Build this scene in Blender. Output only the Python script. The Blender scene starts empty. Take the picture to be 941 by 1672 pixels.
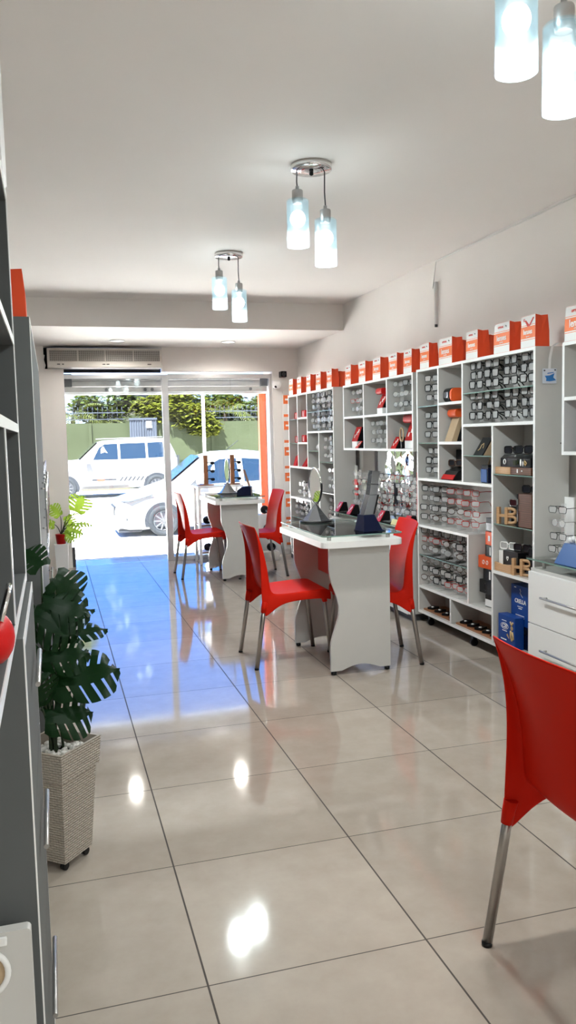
import bpy, bmesh, math, random
from mathutils import Vector, Matrix
random.seed(7)
PI = math.pi
sc = bpy.context.scene
C = sc.collection

# ------------------------------------------------------------------ camera
cam_d = bpy.data.cameras.new('camera')
cam_d.sensor_fit = 'HORIZONTAL'
cam_d.sensor_width = 36.0
cam_d.lens = 1318.88 / 941.0 * 36.0
cam_d.clip_start = 0.02
cam_d.clip_end = 400
cam = bpy.data.objects.new('camera', cam_d)
C.objects.link(cam)
PITCH, YAW, ROLL = 9.13941912e-02, 2.82221251e-01, -2.36278505e-02
cp, sp, cy, sy = math.cos(PITCH), math.sin(PITCH), math.cos(YAW), math.sin(YAW)
fwd = Vector((sy * cp, cy * cp, -sp)); rgt = Vector((cy, -sy, 0)); upv = rgt.cross(fwd)
cr, sr = math.cos(ROLL), math.sin(ROLL)
R2 = rgt * cr + upv * sr; U2 = upv * cr - rgt * sr
cam.matrix_world = Matrix(((R2.x, U2.x, -fwd.x, 0), (R2.y, U2.y, -fwd.y, 0), (R2.z, U2.z, -fwd.z, 1.36518), (0, 0, 0, 1)))
sc.camera = cam

# ------------------------------------------------------------------ exposure, sky, sun
sc.view_settings.view_transform = 'Standard'
sc.view_settings.look = 'None'
sc.view_settings.exposure = 1.92
sc.view_settings.gamma = 1.0
sc.view_settings.use_curve_mapping = False
SKY = 0.88
SUN = 27.0
LAMP_W = 10.5
DOWN_W = 6.0

w = bpy.data.worlds.new('sky'); sc.world = w
w.use_nodes = True
nt = w.node_tree; nt.nodes.clear()
tc = nt.nodes.new('ShaderNodeTexCoord')
sx = nt.nodes.new('ShaderNodeSeparateXYZ'); nt.links.new(tc.outputs['Generated'], sx.inputs[0])
rp = nt.nodes.new('ShaderNodeValToRGB'); nt.links.new(sx.outputs['Z'], rp.inputs[0])
e = rp.color_ramp.elements
e[0].position = 0.0; e[0].color = (0.60, 0.78, 1.0, 1)
e[1].position = 0.75; e[1].color = (0.04, 0.22, 0.85, 1)
m1 = e.new(0.16); m1.color = (0.035, 0.28, 1.0, 1)
ns = nt.nodes.new('ShaderNodeTexNoise'); ns.inputs['Scale'].default_value = 3.0; ns.inputs['Detail'].default_value = 6
nt.links.new(tc.outputs['Generated'], ns.inputs['Vector'])
cr2 = nt.nodes.new('ShaderNodeValToRGB'); nt.links.new(ns.outputs['Fac'], cr2.inputs[0])
cr2.color_ramp.elements[0].position = 0.56; cr2.color_ramp.elements[1].position = 0.74
mx = nt.nodes.new('ShaderNodeMix'); mx.data_type = 'RGBA'
nt.links.new(cr2.outputs['Color'], mx.inputs[0]); nt.links.new(rp.outputs['Color'], mx.inputs[6]); mx.inputs[7].default_value = (0.9, 0.95, 1.0, 1)
bg = nt.nodes.new('ShaderNodeBackground'); bg.inputs['Strength'].default_value = SKY
nt.links.new(mx.outputs[2], bg.inputs['Color'])
wo = nt.nodes.new('ShaderNodeOutputWorld'); nt.links.new(bg.outputs[0], wo.inputs[0])

sun_d = bpy.data.lights.new('sun', 'SUN'); sun_d.energy = SUN; sun_d.angle = 0.01; sun_d.color = (1.0, 0.98, 0.95)
sun = bpy.data.objects.new('sun', sun_d); C.objects.link(sun)
sun.location = (0, -10, 20)
rear_d = bpy.data.lights.new('rear_fill_light', 'AREA'); rear_d.shape = 'RECTANGLE'; rear_d.size = 2.4; rear_d.size_y = 2.6; rear_d.energy = 3.5; rear_d.color = (1.0, 0.96, 0.91)
rear = bpy.data.objects.new('rear_fill_light', rear_d); C.objects.link(rear); rear.location = (1.2, -1.6, 2.3)  # unseen fill lamp, added behind the camera to brighten the shop
sun.rotation_euler = Vector((0.25, 0.42, -0.9)).to_track_quat('-Z', 'Y').to_euler()

# ------------------------------------------------------------------ materials
def nmat(name):
    m = bpy.data.materials.new(name); m.use_nodes = True
    return m, m.node_tree, m.node_tree.nodes['Principled BSDF']

def pm(name, col, rough=0.5, metal=0.0, spec=0.5, coat=0.0, noise=0.0, nscale=20.0, bump=0.0, emis=0.0, trans=0.0, alpha=1.0):
    m, t, b = nmat(name)
    b.inputs['Base Color'].default_value = (*col, 1)
    b.inputs['Roughness'].default_value = rough
    b.inputs['Metallic'].default_value = metal
    b.inputs['Specular IOR Level'].default_value = spec
    b.inputs['Coat Weight'].default_value = coat
    if emis:
        b.inputs['Emission Color'].default_value = (*col, 1); b.inputs['Emission Strength'].default_value = emis
    if noise or bump:
        tcn = t.nodes.new('ShaderNodeTexCoord'); n = t.nodes.new('ShaderNodeTexNoise')
        n.inputs['Scale'].default_value = nscale; n.inputs['Detail'].default_value = 4
        t.links.new(tcn.outputs['Object'], n.inputs['Vector'])
        if noise:
            r = t.nodes.new('ShaderNodeValToRGB'); t.links.new(n.outputs['Fac'], r.inputs[0])
            r.color_ramp.elements[0].position = 0.3; r.color_ramp.elements[1].position = 0.7
            r.color_ramp.elements[0].color = (*[c * (1 - noise) for c in col], 1)
            r.color_ramp.elements[1].color = (*[min(1, c * (1 + noise)) for c in col], 1)
            t.links.new(r.outputs['Color'], b.inputs['Base Color'])
        if bump:
            bp = t.nodes.new('ShaderNodeBump'); bp.inputs['Strength'].default_value = bump; bp.inputs['Distance'].default_value = 0.01
            t.links.new(n.outputs['Fac'], bp.inputs['Height']); t.links.new(bp.outputs['Normal'], b.inputs['Normal'])
    return m

def mixmat(name, parts):
    """parts: list of (weight, kind, colour, roughness) blended into one surface"""
    m = bpy.data.materials.new(name); m.use_nodes = True
    t = m.node_tree; t.nodes.clear()
    out = t.nodes.new('ShaderNodeOutputMaterial'); cur = None; tot = 0
    for wgt, kind, col, rough in parts:
        n = t.nodes.new({'t': 'ShaderNodeBsdfTransparent', 'd': 'ShaderNodeBsdfDiffuse', 'g': 'ShaderNodeBsdfGlossy', 'l': 'ShaderNodeBsdfTranslucent'}[kind])
        n.inputs['Color'].default_value = (*col, 1)
        if kind == 'g': n.inputs['Roughness'].default_value = rough
        if cur is None: cur = n.outputs[0]; tot = wgt
        else:
            mxn = t.nodes.new('ShaderNodeMixShader'); tot += wgt
            mxn.inputs[0].default_value = wgt / tot
            t.links.new(cur, mxn.inputs[1]); t.links.new(n.outputs[0], mxn.inputs[2]); cur = mxn.outputs[0]
    t.links.new(cur, out.inputs['Surface'])
    return m

def glassmat(name, tint, gloss=1.0):
    m = bpy.data.materials.new(name); m.use_nodes = True
    t = m.node_tree; t.nodes.clear()
    out = t.nodes.new('ShaderNodeOutputMaterial')
    f = t.nodes.new('ShaderNodeFresnel'); f.inputs['IOR'].default_value = 1.45
    a = t.nodes.new('ShaderNodeBsdfTransparent'); a.inputs[0].default_value = (*tint, 1)
    g = t.nodes.new('ShaderNodeBsdfGlossy'); g.inputs['Roughness'].default_value = 0.01
    x = t.nodes.new('ShaderNodeMixShader')
    t.links.new(f.outputs[0], x.inputs[0]); t.links.new(a.outputs[0], x.inputs[1]); t.links.new(g.outputs[0], x.inputs[2])
    t.links.new(x.outputs[0], out.inputs['Surface'])
    return m

def floor_mat():
    m, t, b = nmat('floor_tile')
    N = t.nodes.new; L = t.links.new
    tcn = N('ShaderNodeTexCoord'); sp_ = N('ShaderNodeSeparateXYZ'); L(tcn.outputs['Object'], sp_.inputs[0])
    def math_(op, a, bb=None):
        n = N('ShaderNodeMath'); n.operation = op
        for i, v in enumerate((a, bb)):
            if v is None: continue
            if isinstance(v, (int, float)): n.inputs[i].default_value = v
            else: L(v, n.inputs[i])
        return n.outputs[0]
    def line(o, off, wd):
        q = math_('MODULO', math_('ADD', math_('SUBTRACT', o, off), 60.0), 0.6)
        d = math_('MINIMUM', q, math_('SUBTRACT', 0.6, q))
        return math_('LESS_THAN', d, wd), math_('FLOOR', math_('DIVIDE', math_('ADD', math_('SUBTRACT', o, off), 60.0), 0.6))
    lx, ix = line(sp_.outputs['X'], 0.3128, 0.0026)
    ly, iy = line(sp_.outputs['Y'], 1.8996, 0.0018)
    g = math_('MAXIMUM', lx, ly)
    n1 = N('ShaderNodeTexNoise'); n1.inputs['Scale'].default_value = 7; n1.inputs['Detail'].default_value = 8; n1.inputs['Roughness'].default_value = 0.65
    L(tcn.outputs['Object'], n1.inputs['Vector'])
    r = N('ShaderNodeValToRGB'); L(n1.outputs['Fac'], r.inputs[0])
    r.color_ramp.elements[0].position = 0.3; r.color_ramp.elements[1].position = 0.7
    r.color_ramp.elements[0].color = (0.375, 0.325, 0.275, 1); r.color_ramp.elements[1].color = (0.435, 0.385, 0.33, 1)
    cmb = N('ShaderNodeCombineXYZ'); L(ix, cmb.inputs[0]); L(iy, cmb.inputs[1])
    wn = N('ShaderNodeTexWhiteNoise'); L(cmb.outputs[0], wn.inputs['Vector'])
    mr = N('ShaderNodeMapRange'); L(wn.outputs['Value'], mr.inputs[0]); mr.inputs[3].default_value = 0.95; mr.inputs[4].default_value = 1.05
    vm = N('ShaderNodeVectorMath'); vm.operation = 'SCALE'; L(r.outputs['Color'], vm.inputs[0]); L(mr.outputs[0], vm.inputs['Scale'])
    mxn = N('ShaderNodeMix'); mxn.data_type = 'RGBA'; L(g, mxn.inputs[0]); L(vm.outputs[0], mxn.inputs[6]); mxn.inputs[7].default_value = (0.045, 0.035, 0.028, 1)
    L(mxn.outputs[2], b.inputs['Base Color'])
    rr = N('ShaderNodeMapRange'); L(g, rr.inputs[0]); rr.inputs[3].default_value = 0.07; rr.inputs[4].default_value = 0.8
    L(rr.outputs[0], b.inputs['Roughness'])
    b.inputs['Specular IOR Level'].default_value = 0.75
    bp = N('ShaderNodeBump'); bp.invert = True; bp.inputs['Strength'].default_value = 0.4; bp.inputs['Distance'].default_value = 0.002
    L(g, bp.inputs['Height']); L(bp.outputs['Normal'], b.inputs['Normal'])
    return m

def wood_mat(name, c1, c2, scale=6.0, rough=0.4):
    m, t, b = nmat(name)
    tcn = t.nodes.new('ShaderNodeTexCoord'); mp = t.nodes.new('ShaderNodeMapping'); mp.inputs['Scale'].default_value = (1, 0.15, 1)
    t.links.new(tcn.outputs['Object'], mp.inputs[0])
    wv = t.nodes.new('ShaderNodeTexWave'); wv.inputs['Scale'].default_value = scale * 4; wv.inputs['Distortion'].default_value = 5; wv.inputs['Detail'].default_value = 3
    wv.bands_direction = 'Z'
    t.links.new(mp.outputs[0], wv.inputs['Vector'])
    r = t.nodes.new('ShaderNodeValToRGB'); t.links.new(wv.outputs['Fac'], r.inputs[0])
    r.color_ramp.elements[0].color = (*c1, 1); r.color_ramp.elements[1].color = (*c2, 1)
    t.links.new(r.outputs['Color'], b.inputs['Base Color']); b.inputs['Roughness'].default_value = rough
    return m

def wicker_mat():
    m, t, b = nmat('woven_plastic')
    tcn = t.nodes.new('ShaderNodeTexCoord')
    br = t.nodes.new('ShaderNodeTexBrick')
    mp = t.nodes.new('ShaderNodeMapping')
    t.links.new(tcn.outputs['UV'], mp.inputs[0]); t.links.new(mp.outputs[0], br.inputs['Vector'])
    br.inputs['Scale'].default_value = 34; br.inputs['Mortar Size'].default_value = 0.10; br.inputs['Mortar Smooth'].default_value = 1.0
    br.inputs['Brick Width'].default_value = 0.75; br.inputs['Row Height'].default_value = 0.28
    br.inputs['Color1'].default_value = (0.50, 0.445, 0.385, 1); br.inputs['Color2'].default_value = (0.46, 0.41, 0.35, 1); br.inputs['Mortar'].default_value = (0.42, 0.365, 0.30, 1)
    t.links.new(br.outputs['Color'], b.inputs['Base Color']); b.inputs['Roughness'].default_value = 0.5
    bp = t.nodes.new('ShaderNodeBump'); bp.invert = True; bp.inputs['Strength'].default_value = 0.9; bp.inputs['Distance'].default_value = 0.004
    t.links.new(br.outputs['Fac'], bp.inputs['Height']); t.links.new(bp.outputs['Normal'], b.inputs['Normal'])
    return m

def leaf_mat(name, c, tl, tw=0.45):
    m = bpy.data.materials.new(name); m.use_nodes = True
    t = m.node_tree; b = t.nodes['Principled BSDF']; out = t.nodes['Material Output']
    b.inputs['Base Color'].default_value = (*c, 1); b.inputs['Roughness'].default_value = 0.42; b.inputs['Specular IOR Level'].default_value = 0.0 if c[0] < 0.02 and name != 'dark_leaf' else 0.2
    tr = t.nodes.new('ShaderNodeBsdfTranslucent'); tr.inputs[0].default_value = (*tl, 1)
    x = t.nodes.new('ShaderNodeMixShader'); x.inputs[0].default_value = tw
    t.links.new(b.outputs[0], x.inputs[1]); t.links.new(tr.outputs[0], x.inputs[2]); t.links.new(x.outputs[0], out.inputs['Surface'])
    return m

def mirror_mat(name, wavy):
    m, t, b = nmat(name)
    b.inputs['Base Color'].default_value = (0.92, 0.94, 0.95, 1); b.inputs['Metallic'].default_value = 1; b.inputs['Roughness'].default_value = 0.02
    if wavy:
        tcn = t.nodes.new('ShaderNodeTexCoord'); n = t.nodes.new('ShaderNodeTexNoise'); n.inputs['Scale'].default_value = 3.5; n.inputs['Detail'].default_value = 1
        t.links.new(tcn.outputs['Object'], n.inputs['Vector'])
        bp = t.nodes.new('ShaderNodeBump'); bp.inputs['Strength'].default_value = 1.0; bp.inputs['Distance'].default_value = wavy
        t.links.new(n.outputs['Fac'], bp.inputs['Height']); t.links.new(bp.outputs['Normal'], b.inputs['Normal'])
    return m

M = dict(
    wall=pm('wall_paint', (0.88, 0.845, 0.81), 0.75, noise=0.012, nscale=3, bump=0.03),
    ceil=pm('ceiling_paint', (0.90, 0.87, 0.84), 0.85, noise=0.01, nscale=2),
    floor=floor_mat(),
    mel=pm('white_melamine', (0.58, 0.565, 0.54), 0.32, noise=0.012, nscale=12),  # white boards toned down to carry the shade on their camera-facing sides
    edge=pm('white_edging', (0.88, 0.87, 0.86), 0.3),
    gmel=pm('shaded_grey_melamine', (0.115, 0.12, 0.12), 0.6, spec=0.2, noise=0.02, nscale=12),  # grey carries the backlit shade of the left cabinets
    red=pm('red_plastic', (0.60, 0.016, 0.006), 0.45, spec=0.05),
    redgloss=pm('red_gloss', (0.55, 0.010, 0.010), 0.4, spec=0.15),
    salmon=pm('red_laminate', (0.55, 0.10, 0.08), 0.3),
    alu=pm('brushed_aluminium', (0.42, 0.40, 0.38), 0.32, metal=1.0),
    chrome=pm('chrome', (0.80, 0.80, 0.80), 0.08, metal=1.0),
    steel=pm('grey_steel', (0.50, 0.49, 0.48), 0.35, metal=0.9),
    black=pm('black_plastic', (0.006, 0.006, 0.007), 0.3, spec=0.25),
    blackm=pm('black_matte', (0.007, 0.007, 0.008), 0.6, spec=0.25),
    rubber=pm('tyre_rubber', (0.007, 0.009, 0.012), 0.8, spec=0.2),
    glass=glassmat('clear_glass', (0.96, 0.985, 0.97)),
    pane=glassmat('window_glass', (0.97, 0.99, 0.98)),
    gedge=pm('glass_edge', (0.20, 0.32, 0.28), 0.15),
    acryl=mixmat('clear_acrylic', [(0.78, 't', (1, 1, 1), 0), (0.15, 'd', (0.95, 0.95, 0.95), 0), (0.07, 'g', (1, 1, 1), 0.12)]),  # white diffuse share paints bright glints into the clear plastic
    lens=mixmat('demo_lens', [(0.60, 't', (1, 1, 1), 0), (0.32, 'd', (0.97, 0.97, 0.97), 0), (0.08, 'g', (1, 1, 1), 0.08)]),  # white diffuse share puts the lens reflections into the colour
    darklens=pm('dark_lens', (0.02, 0.02, 0.025), 0.06),
    shade=mixmat('frosted_glass', [(0.93, 't', (0.90, 0.97, 1.0), 0), (0.004, 'l', (0.62, 0.86, 0.95), 0), (0.03, 'd', (0.6, 0.8, 0.9), 0), (0.036, 'g', (1, 1, 1), 0.2)]),
    bulb=pm('lit_bulb', (1.0, 0.98, 0.94), 0.5, emis=5.0),
    led=pm('lit_led', (1.0, 0.97, 0.92), 0.5, emis=3.0),
    bagred=pm('orange_red_paper', (0.80, 0.07, 0.012), 0.5),
    bagorange=pm('orange_print', (0.93, 0.20, 0.05), 0.45),
    paper=pm('white_paper', (0.84, 0.82, 0.80), 0.5),
    ink=pm('white_ink', (0.92, 0.90, 0.88), 0.5),
    redink=pm('red_ink', (0.65, 0.03, 0.02), 0.5),
    navy=pm('navy_plastic', (0.004, 0.007, 0.030), 0.25, spec=0.3),
    blue=pm('blue_card', (0.008, 0.055, 0.28), 0.35, spec=0.25),
    blueb=pm('blue_plastic', (0.015, 0.09, 0.30), 0.35, spec=0.25),
    silver=pm('silver_plastic', (0.30, 0.31, 0.33), 0.2, metal=0.95),
    darkgrey=pm('dark_grey_plastic', (0.05, 0.05, 0.053), 0.35),
    tan=pm('tan_card', (0.50, 0.36, 0.22), 0.5),
    cartan=pm('dusty_sill_paint', (0.050, 0.038, 0.027), 0.7, spec=0.1),
    cardecal=pm('red_decal', (0.085, 0.028, 0.018), 0.6, spec=0.1),
    orange=pm('orange_plastic', (0.80, 0.10, 0.015), 0.35),
    wood=wood_mat('light_wood', (0.50, 0.28, 0.14), (0.62, 0.38, 0.20), 8),
    walnut=wood_mat('walnut_wood', (0.07, 0.022, 0.010), (0.15, 0.055, 0.025), 7),
    brownwood=wood_mat('brown_wood', (0.26, 0.10, 0.04), (0.36, 0.16, 0.07), 7),
    wicker=wicker_mat(),
    stone=pm('white_stone', (0.78, 0.75, 0.71), 0.7, noise=0.06, nscale=40),
    leafd=leaf_mat('dark_leaf', (0.006, 0.026, 0.008), (0.02, 0.09, 0.012), 0.25),
    leafl=leaf_mat('bright_leaf', (0.13, 0.26, 0.03), (0.45, 0.62, 0.06), 0.55),
    stem=pm('plant_stem', (0.02, 0.035, 0.012), 0.6),
    soil=pm('dark_soil', (0.03, 0.022, 0.016), 0.9),
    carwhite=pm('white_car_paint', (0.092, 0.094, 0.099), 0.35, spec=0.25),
    carglass=pm('tinted_car_glass', (0.0045, 0.010, 0.020), 0.05, spec=0.25),
    carglass2=pm('green_car_glass', (0.018, 0.026, 0.026), 0.05, spec=0.12),
    cartrim=pm('dark_car_trim', (0.006, 0.008, 0.012), 0.6, spec=0.2),
    headlamp=pm('headlamp_glass', (0.036, 0.043, 0.055), 0.1, spec=0.3),
    carrim=pm('alloy_rim', (0.055, 0.058, 0.064), 0.35, metal=0.8),
    ground=pm('street_concrete', (0.80, 0.765, 0.72), 0.85, noise=0.05, nscale=1.2),
    green=pm('green_wall_paint', (0.020, 0.0245, 0.0145), 0.8, spec=0.0, noise=0.10, nscale=0.8),
    greend=pm('dark_green_wall_paint', (0.0105, 0.0145, 0.0085), 0.8, spec=0.0, noise=0.12, nscale=1.0),
    gate=pm('pale_blue_steel', (0.026, 0.031, 0.042), 0.6, spec=0.05, noise=0.05, nscale=3),
    bark=pm('tree_bark', (0.012, 0.009, 0.006), 0.9, spec=0.0, noise=0.2, nscale=8),
    treeleaf=leaf_mat('tree_leaf', (0.022, 0.033, 0.005), (0.030, 0.041, 0.005), 0.4),
    treeleafy=leaf_mat('yellow_green_leaf', (0.045, 0.052, 0.006), (0.060, 0.068, 0.008), 0.4),
    palm=leaf_mat('palm_leaf', (0.032, 0.040, 0.008), (0.044, 0.052, 0.010), 0.4),
    shutter=pm('shutter_steel', (0.30, 0.285, 0.27), 0.5, noise=0.12, nscale=6),
    acwhite=pm('cream_plastic', (0.72, 0.68, 0.62), 0.4),
    acdark=pm('grille_dark', (0.10, 0.09, 0.08), 0.6),
    conc=pm('bare_concrete', (0.36, 0.335, 0.30), 0.85, noise=0.12, nscale=5),
    alframe=pm('aluminium_frame', (0.62, 0.62, 0.63), 0.35, metal=0.6),
    sticker=pm('sticker_blue', (0.03, 0.20, 0.55), 0.4),
    stickerbg=pm('sticker_pale', (0.68, 0.72, 0.80), 0.4),
    gold=pm('gold_print', (0.60, 0.42, 0.20), 0.35, metal=0.5),
    mirror=mirror_mat('mirror_glass', 0),
    wavym=mirror_mat('wavy_mirror', 0.05),
    spring=pm('clear_strap', (0.92, 0.91, 0.90), 0.3),
    yellowc=pm('yellow_card', (0.75, 0.70, 0.30), 0.5),
    brownf=pm('brown_frame', (0.07, 0.028, 0.015), 0.25),
    redf=pm('red_frame', (0.42, 0.02, 0.015), 0.25),
    silverf=pm('silver_frame', (0.45, 0.45, 0.46), 0.2, metal=0.8),
)

# ------------------------------------------------------------------ mesh helpers
class MB:
    def __init__(s): s.bm = bmesh.new(); s.uvw = False
    def box(s, x0, x1, y0, y1, z0, z1, bev=0.0, mat=None, mi=0):
        vs = [s.bm.verts.new(p) for p in ((x0, y0, z0), (x1, y0, z0), (x1, y1, z0), (x0, y1, z0), (x0, y0, z1), (x1, y0, z1), (x1, y1, z1), (x0, y1, z1))]
        fs = [s.bm.faces.new([vs[i] for i in q]) for q in ((3, 2, 1, 0), (4, 5, 6, 7), (0, 1, 5, 4), (1, 2, 6, 5), (2, 3, 7, 6), (3, 0, 4, 7))]
        for f in fs: f.material_index = mi
        if mat is not None: bmesh.ops.transform(s.bm, matrix=mat, verts=vs)
        if bev:
            es = list({e for f in fs for e in f.edges})
            bmesh.ops.bevel(s.bm, geom=es, offset=bev, segments=2, affect='EDGES', profile=0.7)
        return s
    def cbox(s, c, d, rot=None, bev=0.0, mi=0):
        m = Matrix.Translation(c) @ (rot.to_4x4() if rot is not None else Matrix.Identity(4))
        return s.box(-d[0] / 2, d[0] / 2, -d[1] / 2, d[1] / 2, -d[2] / 2, d[2] / 2, bev, m, mi)
    def prism(s, pts, axis, a0, a1, bev=0.0, mi=0):
        """polygon extruded along axis; pts are in the two other axes in order (x:yz, y:xz, z:xy)"""
        def P(p, a):
            return {'x': (a, p[0], p[1]), 'y': (p[0], a, p[1]), 'z': (p[0], p[1], a)}[axis]
        A = [s.bm.verts.new(P(p, a0)) for p in pts]; B = [s.bm.verts.new(P(p, a1)) for p in pts]
        n = len(pts); fs = [s.bm.faces.new(A), s.bm.faces.new(B[::-1])]
        for i in range(n): fs.append(s.bm.faces.new([A[i], B[i], B[(i + 1) % n], A[(i + 1) % n]]))
        for f in fs: f.material_index = mi
        if bev:
            es = list({e for f in fs[:2] for e in f.edges})
            bmesh.ops.bevel(s.bm, geom=es, offset=bev, segments=2, affect='EDGES', profile=0.7)
        return s
    def lathe(s, prof, n=24, c=(0, 0, 0), ax='z', mi=0, smooth=True, cap=True):
        rings = []
        for r, z in prof:
            ring = []
            for k in range(n):
                a = 2 * PI * k / n
                p = {'z': (r * math.cos(a), r * math.sin(a), z), 'y': (r * math.cos(a), z, r * math.sin(a)), 'x': (z, r * math.cos(a), r * math.sin(a))}[ax]
                ring.append(s.bm.verts.new((p[0] + c[0], p[1] + c[1], p[2] + c[2])))
            rings.append(ring)
        for i in range(len(rings) - 1):
            for k in range(n):
                f = s.bm.faces.new([rings[i][k], rings[i][(k + 1) % n], rings[i + 1][(k + 1) % n], rings[i + 1][k]]); f.smooth = smooth; f.material_index = mi
        if cap:
            for q in (rings[0], rings[-1]):
                f = s.bm.faces.new(q); f.material_index = mi
        return s
    def tube(s, pts, r, n=8, closed=False, mi=0, taper=None):
        pts = [Vector(p) for p in pts]; rings = []; N = len(pts); prev = None
        for i, p in enumerate(pts):
            if closed: d = pts[(i + 1) % N] - pts[i - 1]
            else: d = pts[min(i + 1, N - 1)] - pts[max(i - 1, 0)]
            d.normalize()
            if prev is None:
                u = d.orthogonal().normalized()
            else:
                u = prev - d * prev.dot(d)
                u = u.normalized() if u.length > 1e-6 else d.orthogonal().normalized()
            prev = u; v = d.cross(u); rr = r if taper is None else r * (1 + (taper - 1) * i / (N - 1))
            rings.append([s.bm.verts.new(p + (u * math.cos(2 * PI * k / n) + v * math.sin(2 * PI * k / n)) * rr) for k in range(n)])
        m = N if closed else N - 1
        for i in range(m):
            a, b = rings[i], rings[(i + 1) % N]
            for k in range(n):
                f = s.bm.faces.new([a[k], a[(k + 1) % n], b[(k + 1) % n], b[k]]); f.smooth = True; f.material_index = mi
        if not closed:
            for q in (rings[0], rings[-1]):
                f = s.bm.faces.new(q); f.material_index = mi
        return s
    def sphere(s, c, r, sub=2, sc_=(1, 1, 1), mi=0):
        res = bmesh.ops.create_icosphere(s.bm, subdivisions=sub, radius=r)
        for v in res['verts']:
            v.co = Vector((v.co.x * sc_[0] + c[0], v.co.y * sc_[1] + c[1], v.co.z * sc_[2] + c[2]))
            for f in v.link_faces: f.smooth = True; f.material_index = mi
        return s
    def grid(s, P, smooth=True, mi=0, closed=False):
        V = [[s.bm.verts.new(p) for p in row] for row in P]
        for i in range(len(V) - 1):
            for j in range(len(V[0]) - 1):
                f = s.bm.faces.new([V[i][j], V[i][j + 1], V[i + 1][j + 1], V[i + 1][j]]); f.smooth = smooth; f.material_index = mi
        return V
    def quad(s, a, b, c, d, mi=0):
        f = s.bm.faces.new([s.bm.verts.new(p) for p in (a, b, c, d)]); f.material_index = mi
        return s
    def mesh(s, name, mats):
        bmesh.ops.recalc_face_normals(s.bm, faces=s.bm.faces[:])
        me = bpy.data.meshes.new(name); s.bm.to_mesh(me); s.bm.free()
        for m in (mats if isinstance(mats, (list, tuple)) else [mats]): me.materials.append(m)
        return me
    def build(s, name, mats, parent=None, loc=(0, 0, 0), rz=0.0, label=None):
        o = bpy.data.objects.new(name, s.mesh(name, mats)); C.objects.link(o)
        o.location = loc; o.rotation_euler = (0, 0, rz)
        if parent: o.parent = parent
        if label: o['label'] = label
        return o

def tag(o, label, cat, group=None, kind=None):
    o['label'] = label; o['category'] = cat
    if group: o['group'] = group
    if kind: o['kind'] = kind
    return o
def thing(name, label, cat, loc=(0, 0, 0), rz=0.0, group=None):
    o = bpy.data.objects.new(name, None); C.objects.link(o); o.empty_display_size = 0.05
    o.location = loc; o.rotation_euler = (0, 0, rz)
    return tag(o, label, cat, group)
def struct(o, label, cat):
    o['kind'] = 'structure'; o['label'] = label; o['category'] = cat
    return o
KIDS = {}
def kids(o):
    return [c for c in bpy.data.objects if c.parent == o]
def copy_tree(o, parent=None, cache=KIDS):
    if o.name not in cache: cache[o.name] = kids(o)
    c = o.copy(); C.objects.link(c)
    if parent: c.parent = parent
    for ch in cache[o.name]: copy_tree(ch, c)
    return c
def dup(proto, loc, rz, label, group=None):
    r = copy_tree(proto); r.location = loc; r.rotation_euler = (0, 0, rz); r['label'] = label
    if group: r['group'] = group
    return r
GS = 1.07
def rect(x0, x1, y0, y1): return [(x0, y0), (x1, y0), (x1, y1), (x0, y1)]
def rrect(x0, x1, y0, y1, r, n=5):
    out = []
    for cx, cy_, a0 in ((x1 - r, y0 + r, -PI / 2), (x1 - r, y1 - r, 0), (x0 + r, y1 - r, PI / 2), (x0 + r, y0 + r, PI)):
        for k in range(n + 1):
            a = a0 + PI / 2 * k / n; out.append((cx + r * math.cos(a), cy_ + r * math.sin(a)))
    return out
FACE_MX = Matrix(((0, 0, -1), (-1, 0, 0), (0, 1, 0)))      # text lying in XY -> standing, facing -X
FACE_MY = Matrix(((1, 0, 0), (0, 0, -1), (0, 1, 0)))       # facing -Y
TXT = {}
def lettering(txt, size, face, ctr, mat, parent, name='lettering', bold=0.0, xs=1.0):
    key = (txt, round(size, 4), tuple(face[0]), bold, xs, mat.name)
    if key not in TXT:
        cu = bpy.data.curves.new('lettering', 'FONT'); cu.body = txt; cu.size = size; cu.align_x = 'CENTER'; cu.align_y = 'CENTER'
        cu.extrude = 0.0004; cu.offset = bold; cu.resolution_u = 2
        to = bpy.data.objects.new('lettering', cu); C.objects.link(to)
        dg = bpy.context.evaluated_depsgraph_get(); dg.update()
        me = bpy.data.meshes.new_from_object(to.evaluated_get(dg)); bpy.data.objects.remove(to)
        me.transform((face @ Matrix.Diagonal((xs, 1, 1))).to_4x4()); me.materials.clear(); me.materials.append(mat)
        TXT[key] = me
    o = bpy.data.objects.new(name, TXT[key]); C.objects.link(o); o.parent = parent; o.location = ctr
    return o

# ------------------------------------------------------------------ the room
WX, LX, CZ = 2.80, -0.47, 2.65      # right wall, left wall, ceiling
YB, YG = -3.6, 9.16                 # back wall, glass line
FY = 9.10                           # facade wall inner face
struct(MB().box(LX, 2.95, YB, 9.62, -0.10, 0).build('floor', M['floor']), 'polished beige tile floor with dark grout lines', 'floor')
struct(MB().box(LX, WX, YB, 7.56, CZ, CZ + 0.12).build('ceiling', M['ceil']), 'plain white painted ceiling above the shop', 'ceiling')
struct(MB().box(LX, WX, 7.56, 9.5, 2.40, CZ + 0.12).build('ceiling_bulkhead', M['wall']), 'dropped ceiling bulkhead over the shop entrance', 'ceiling')
struct(MB().box(WX, WX + 0.15, YB, 9.5, 0, CZ + 0.12).build('wall_right', M['wall']), 'off-white painted wall behind the display shelves', 'wall')
struct(MB().box(LX - 0.15, LX, YB, 9.5, 0, CZ + 0.12).build('wall_left', M['wall']), 'off-white painted wall behind the grey cabinets', 'wall')
struct(MB().box(LX, WX, YB - 0.15, YB, 0, CZ + 0.12).build('wall_back', M['wall']), 'off-white wall at the back of the shop', 'wall')
b = MB()
b.box(LX, 0.165, FY, FY + 0.4, 0, 2.16)                 # pier beside the entrance
b.box(LX, -0.035, FY, FY + 0.4, 2.16, 2.40)
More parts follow.
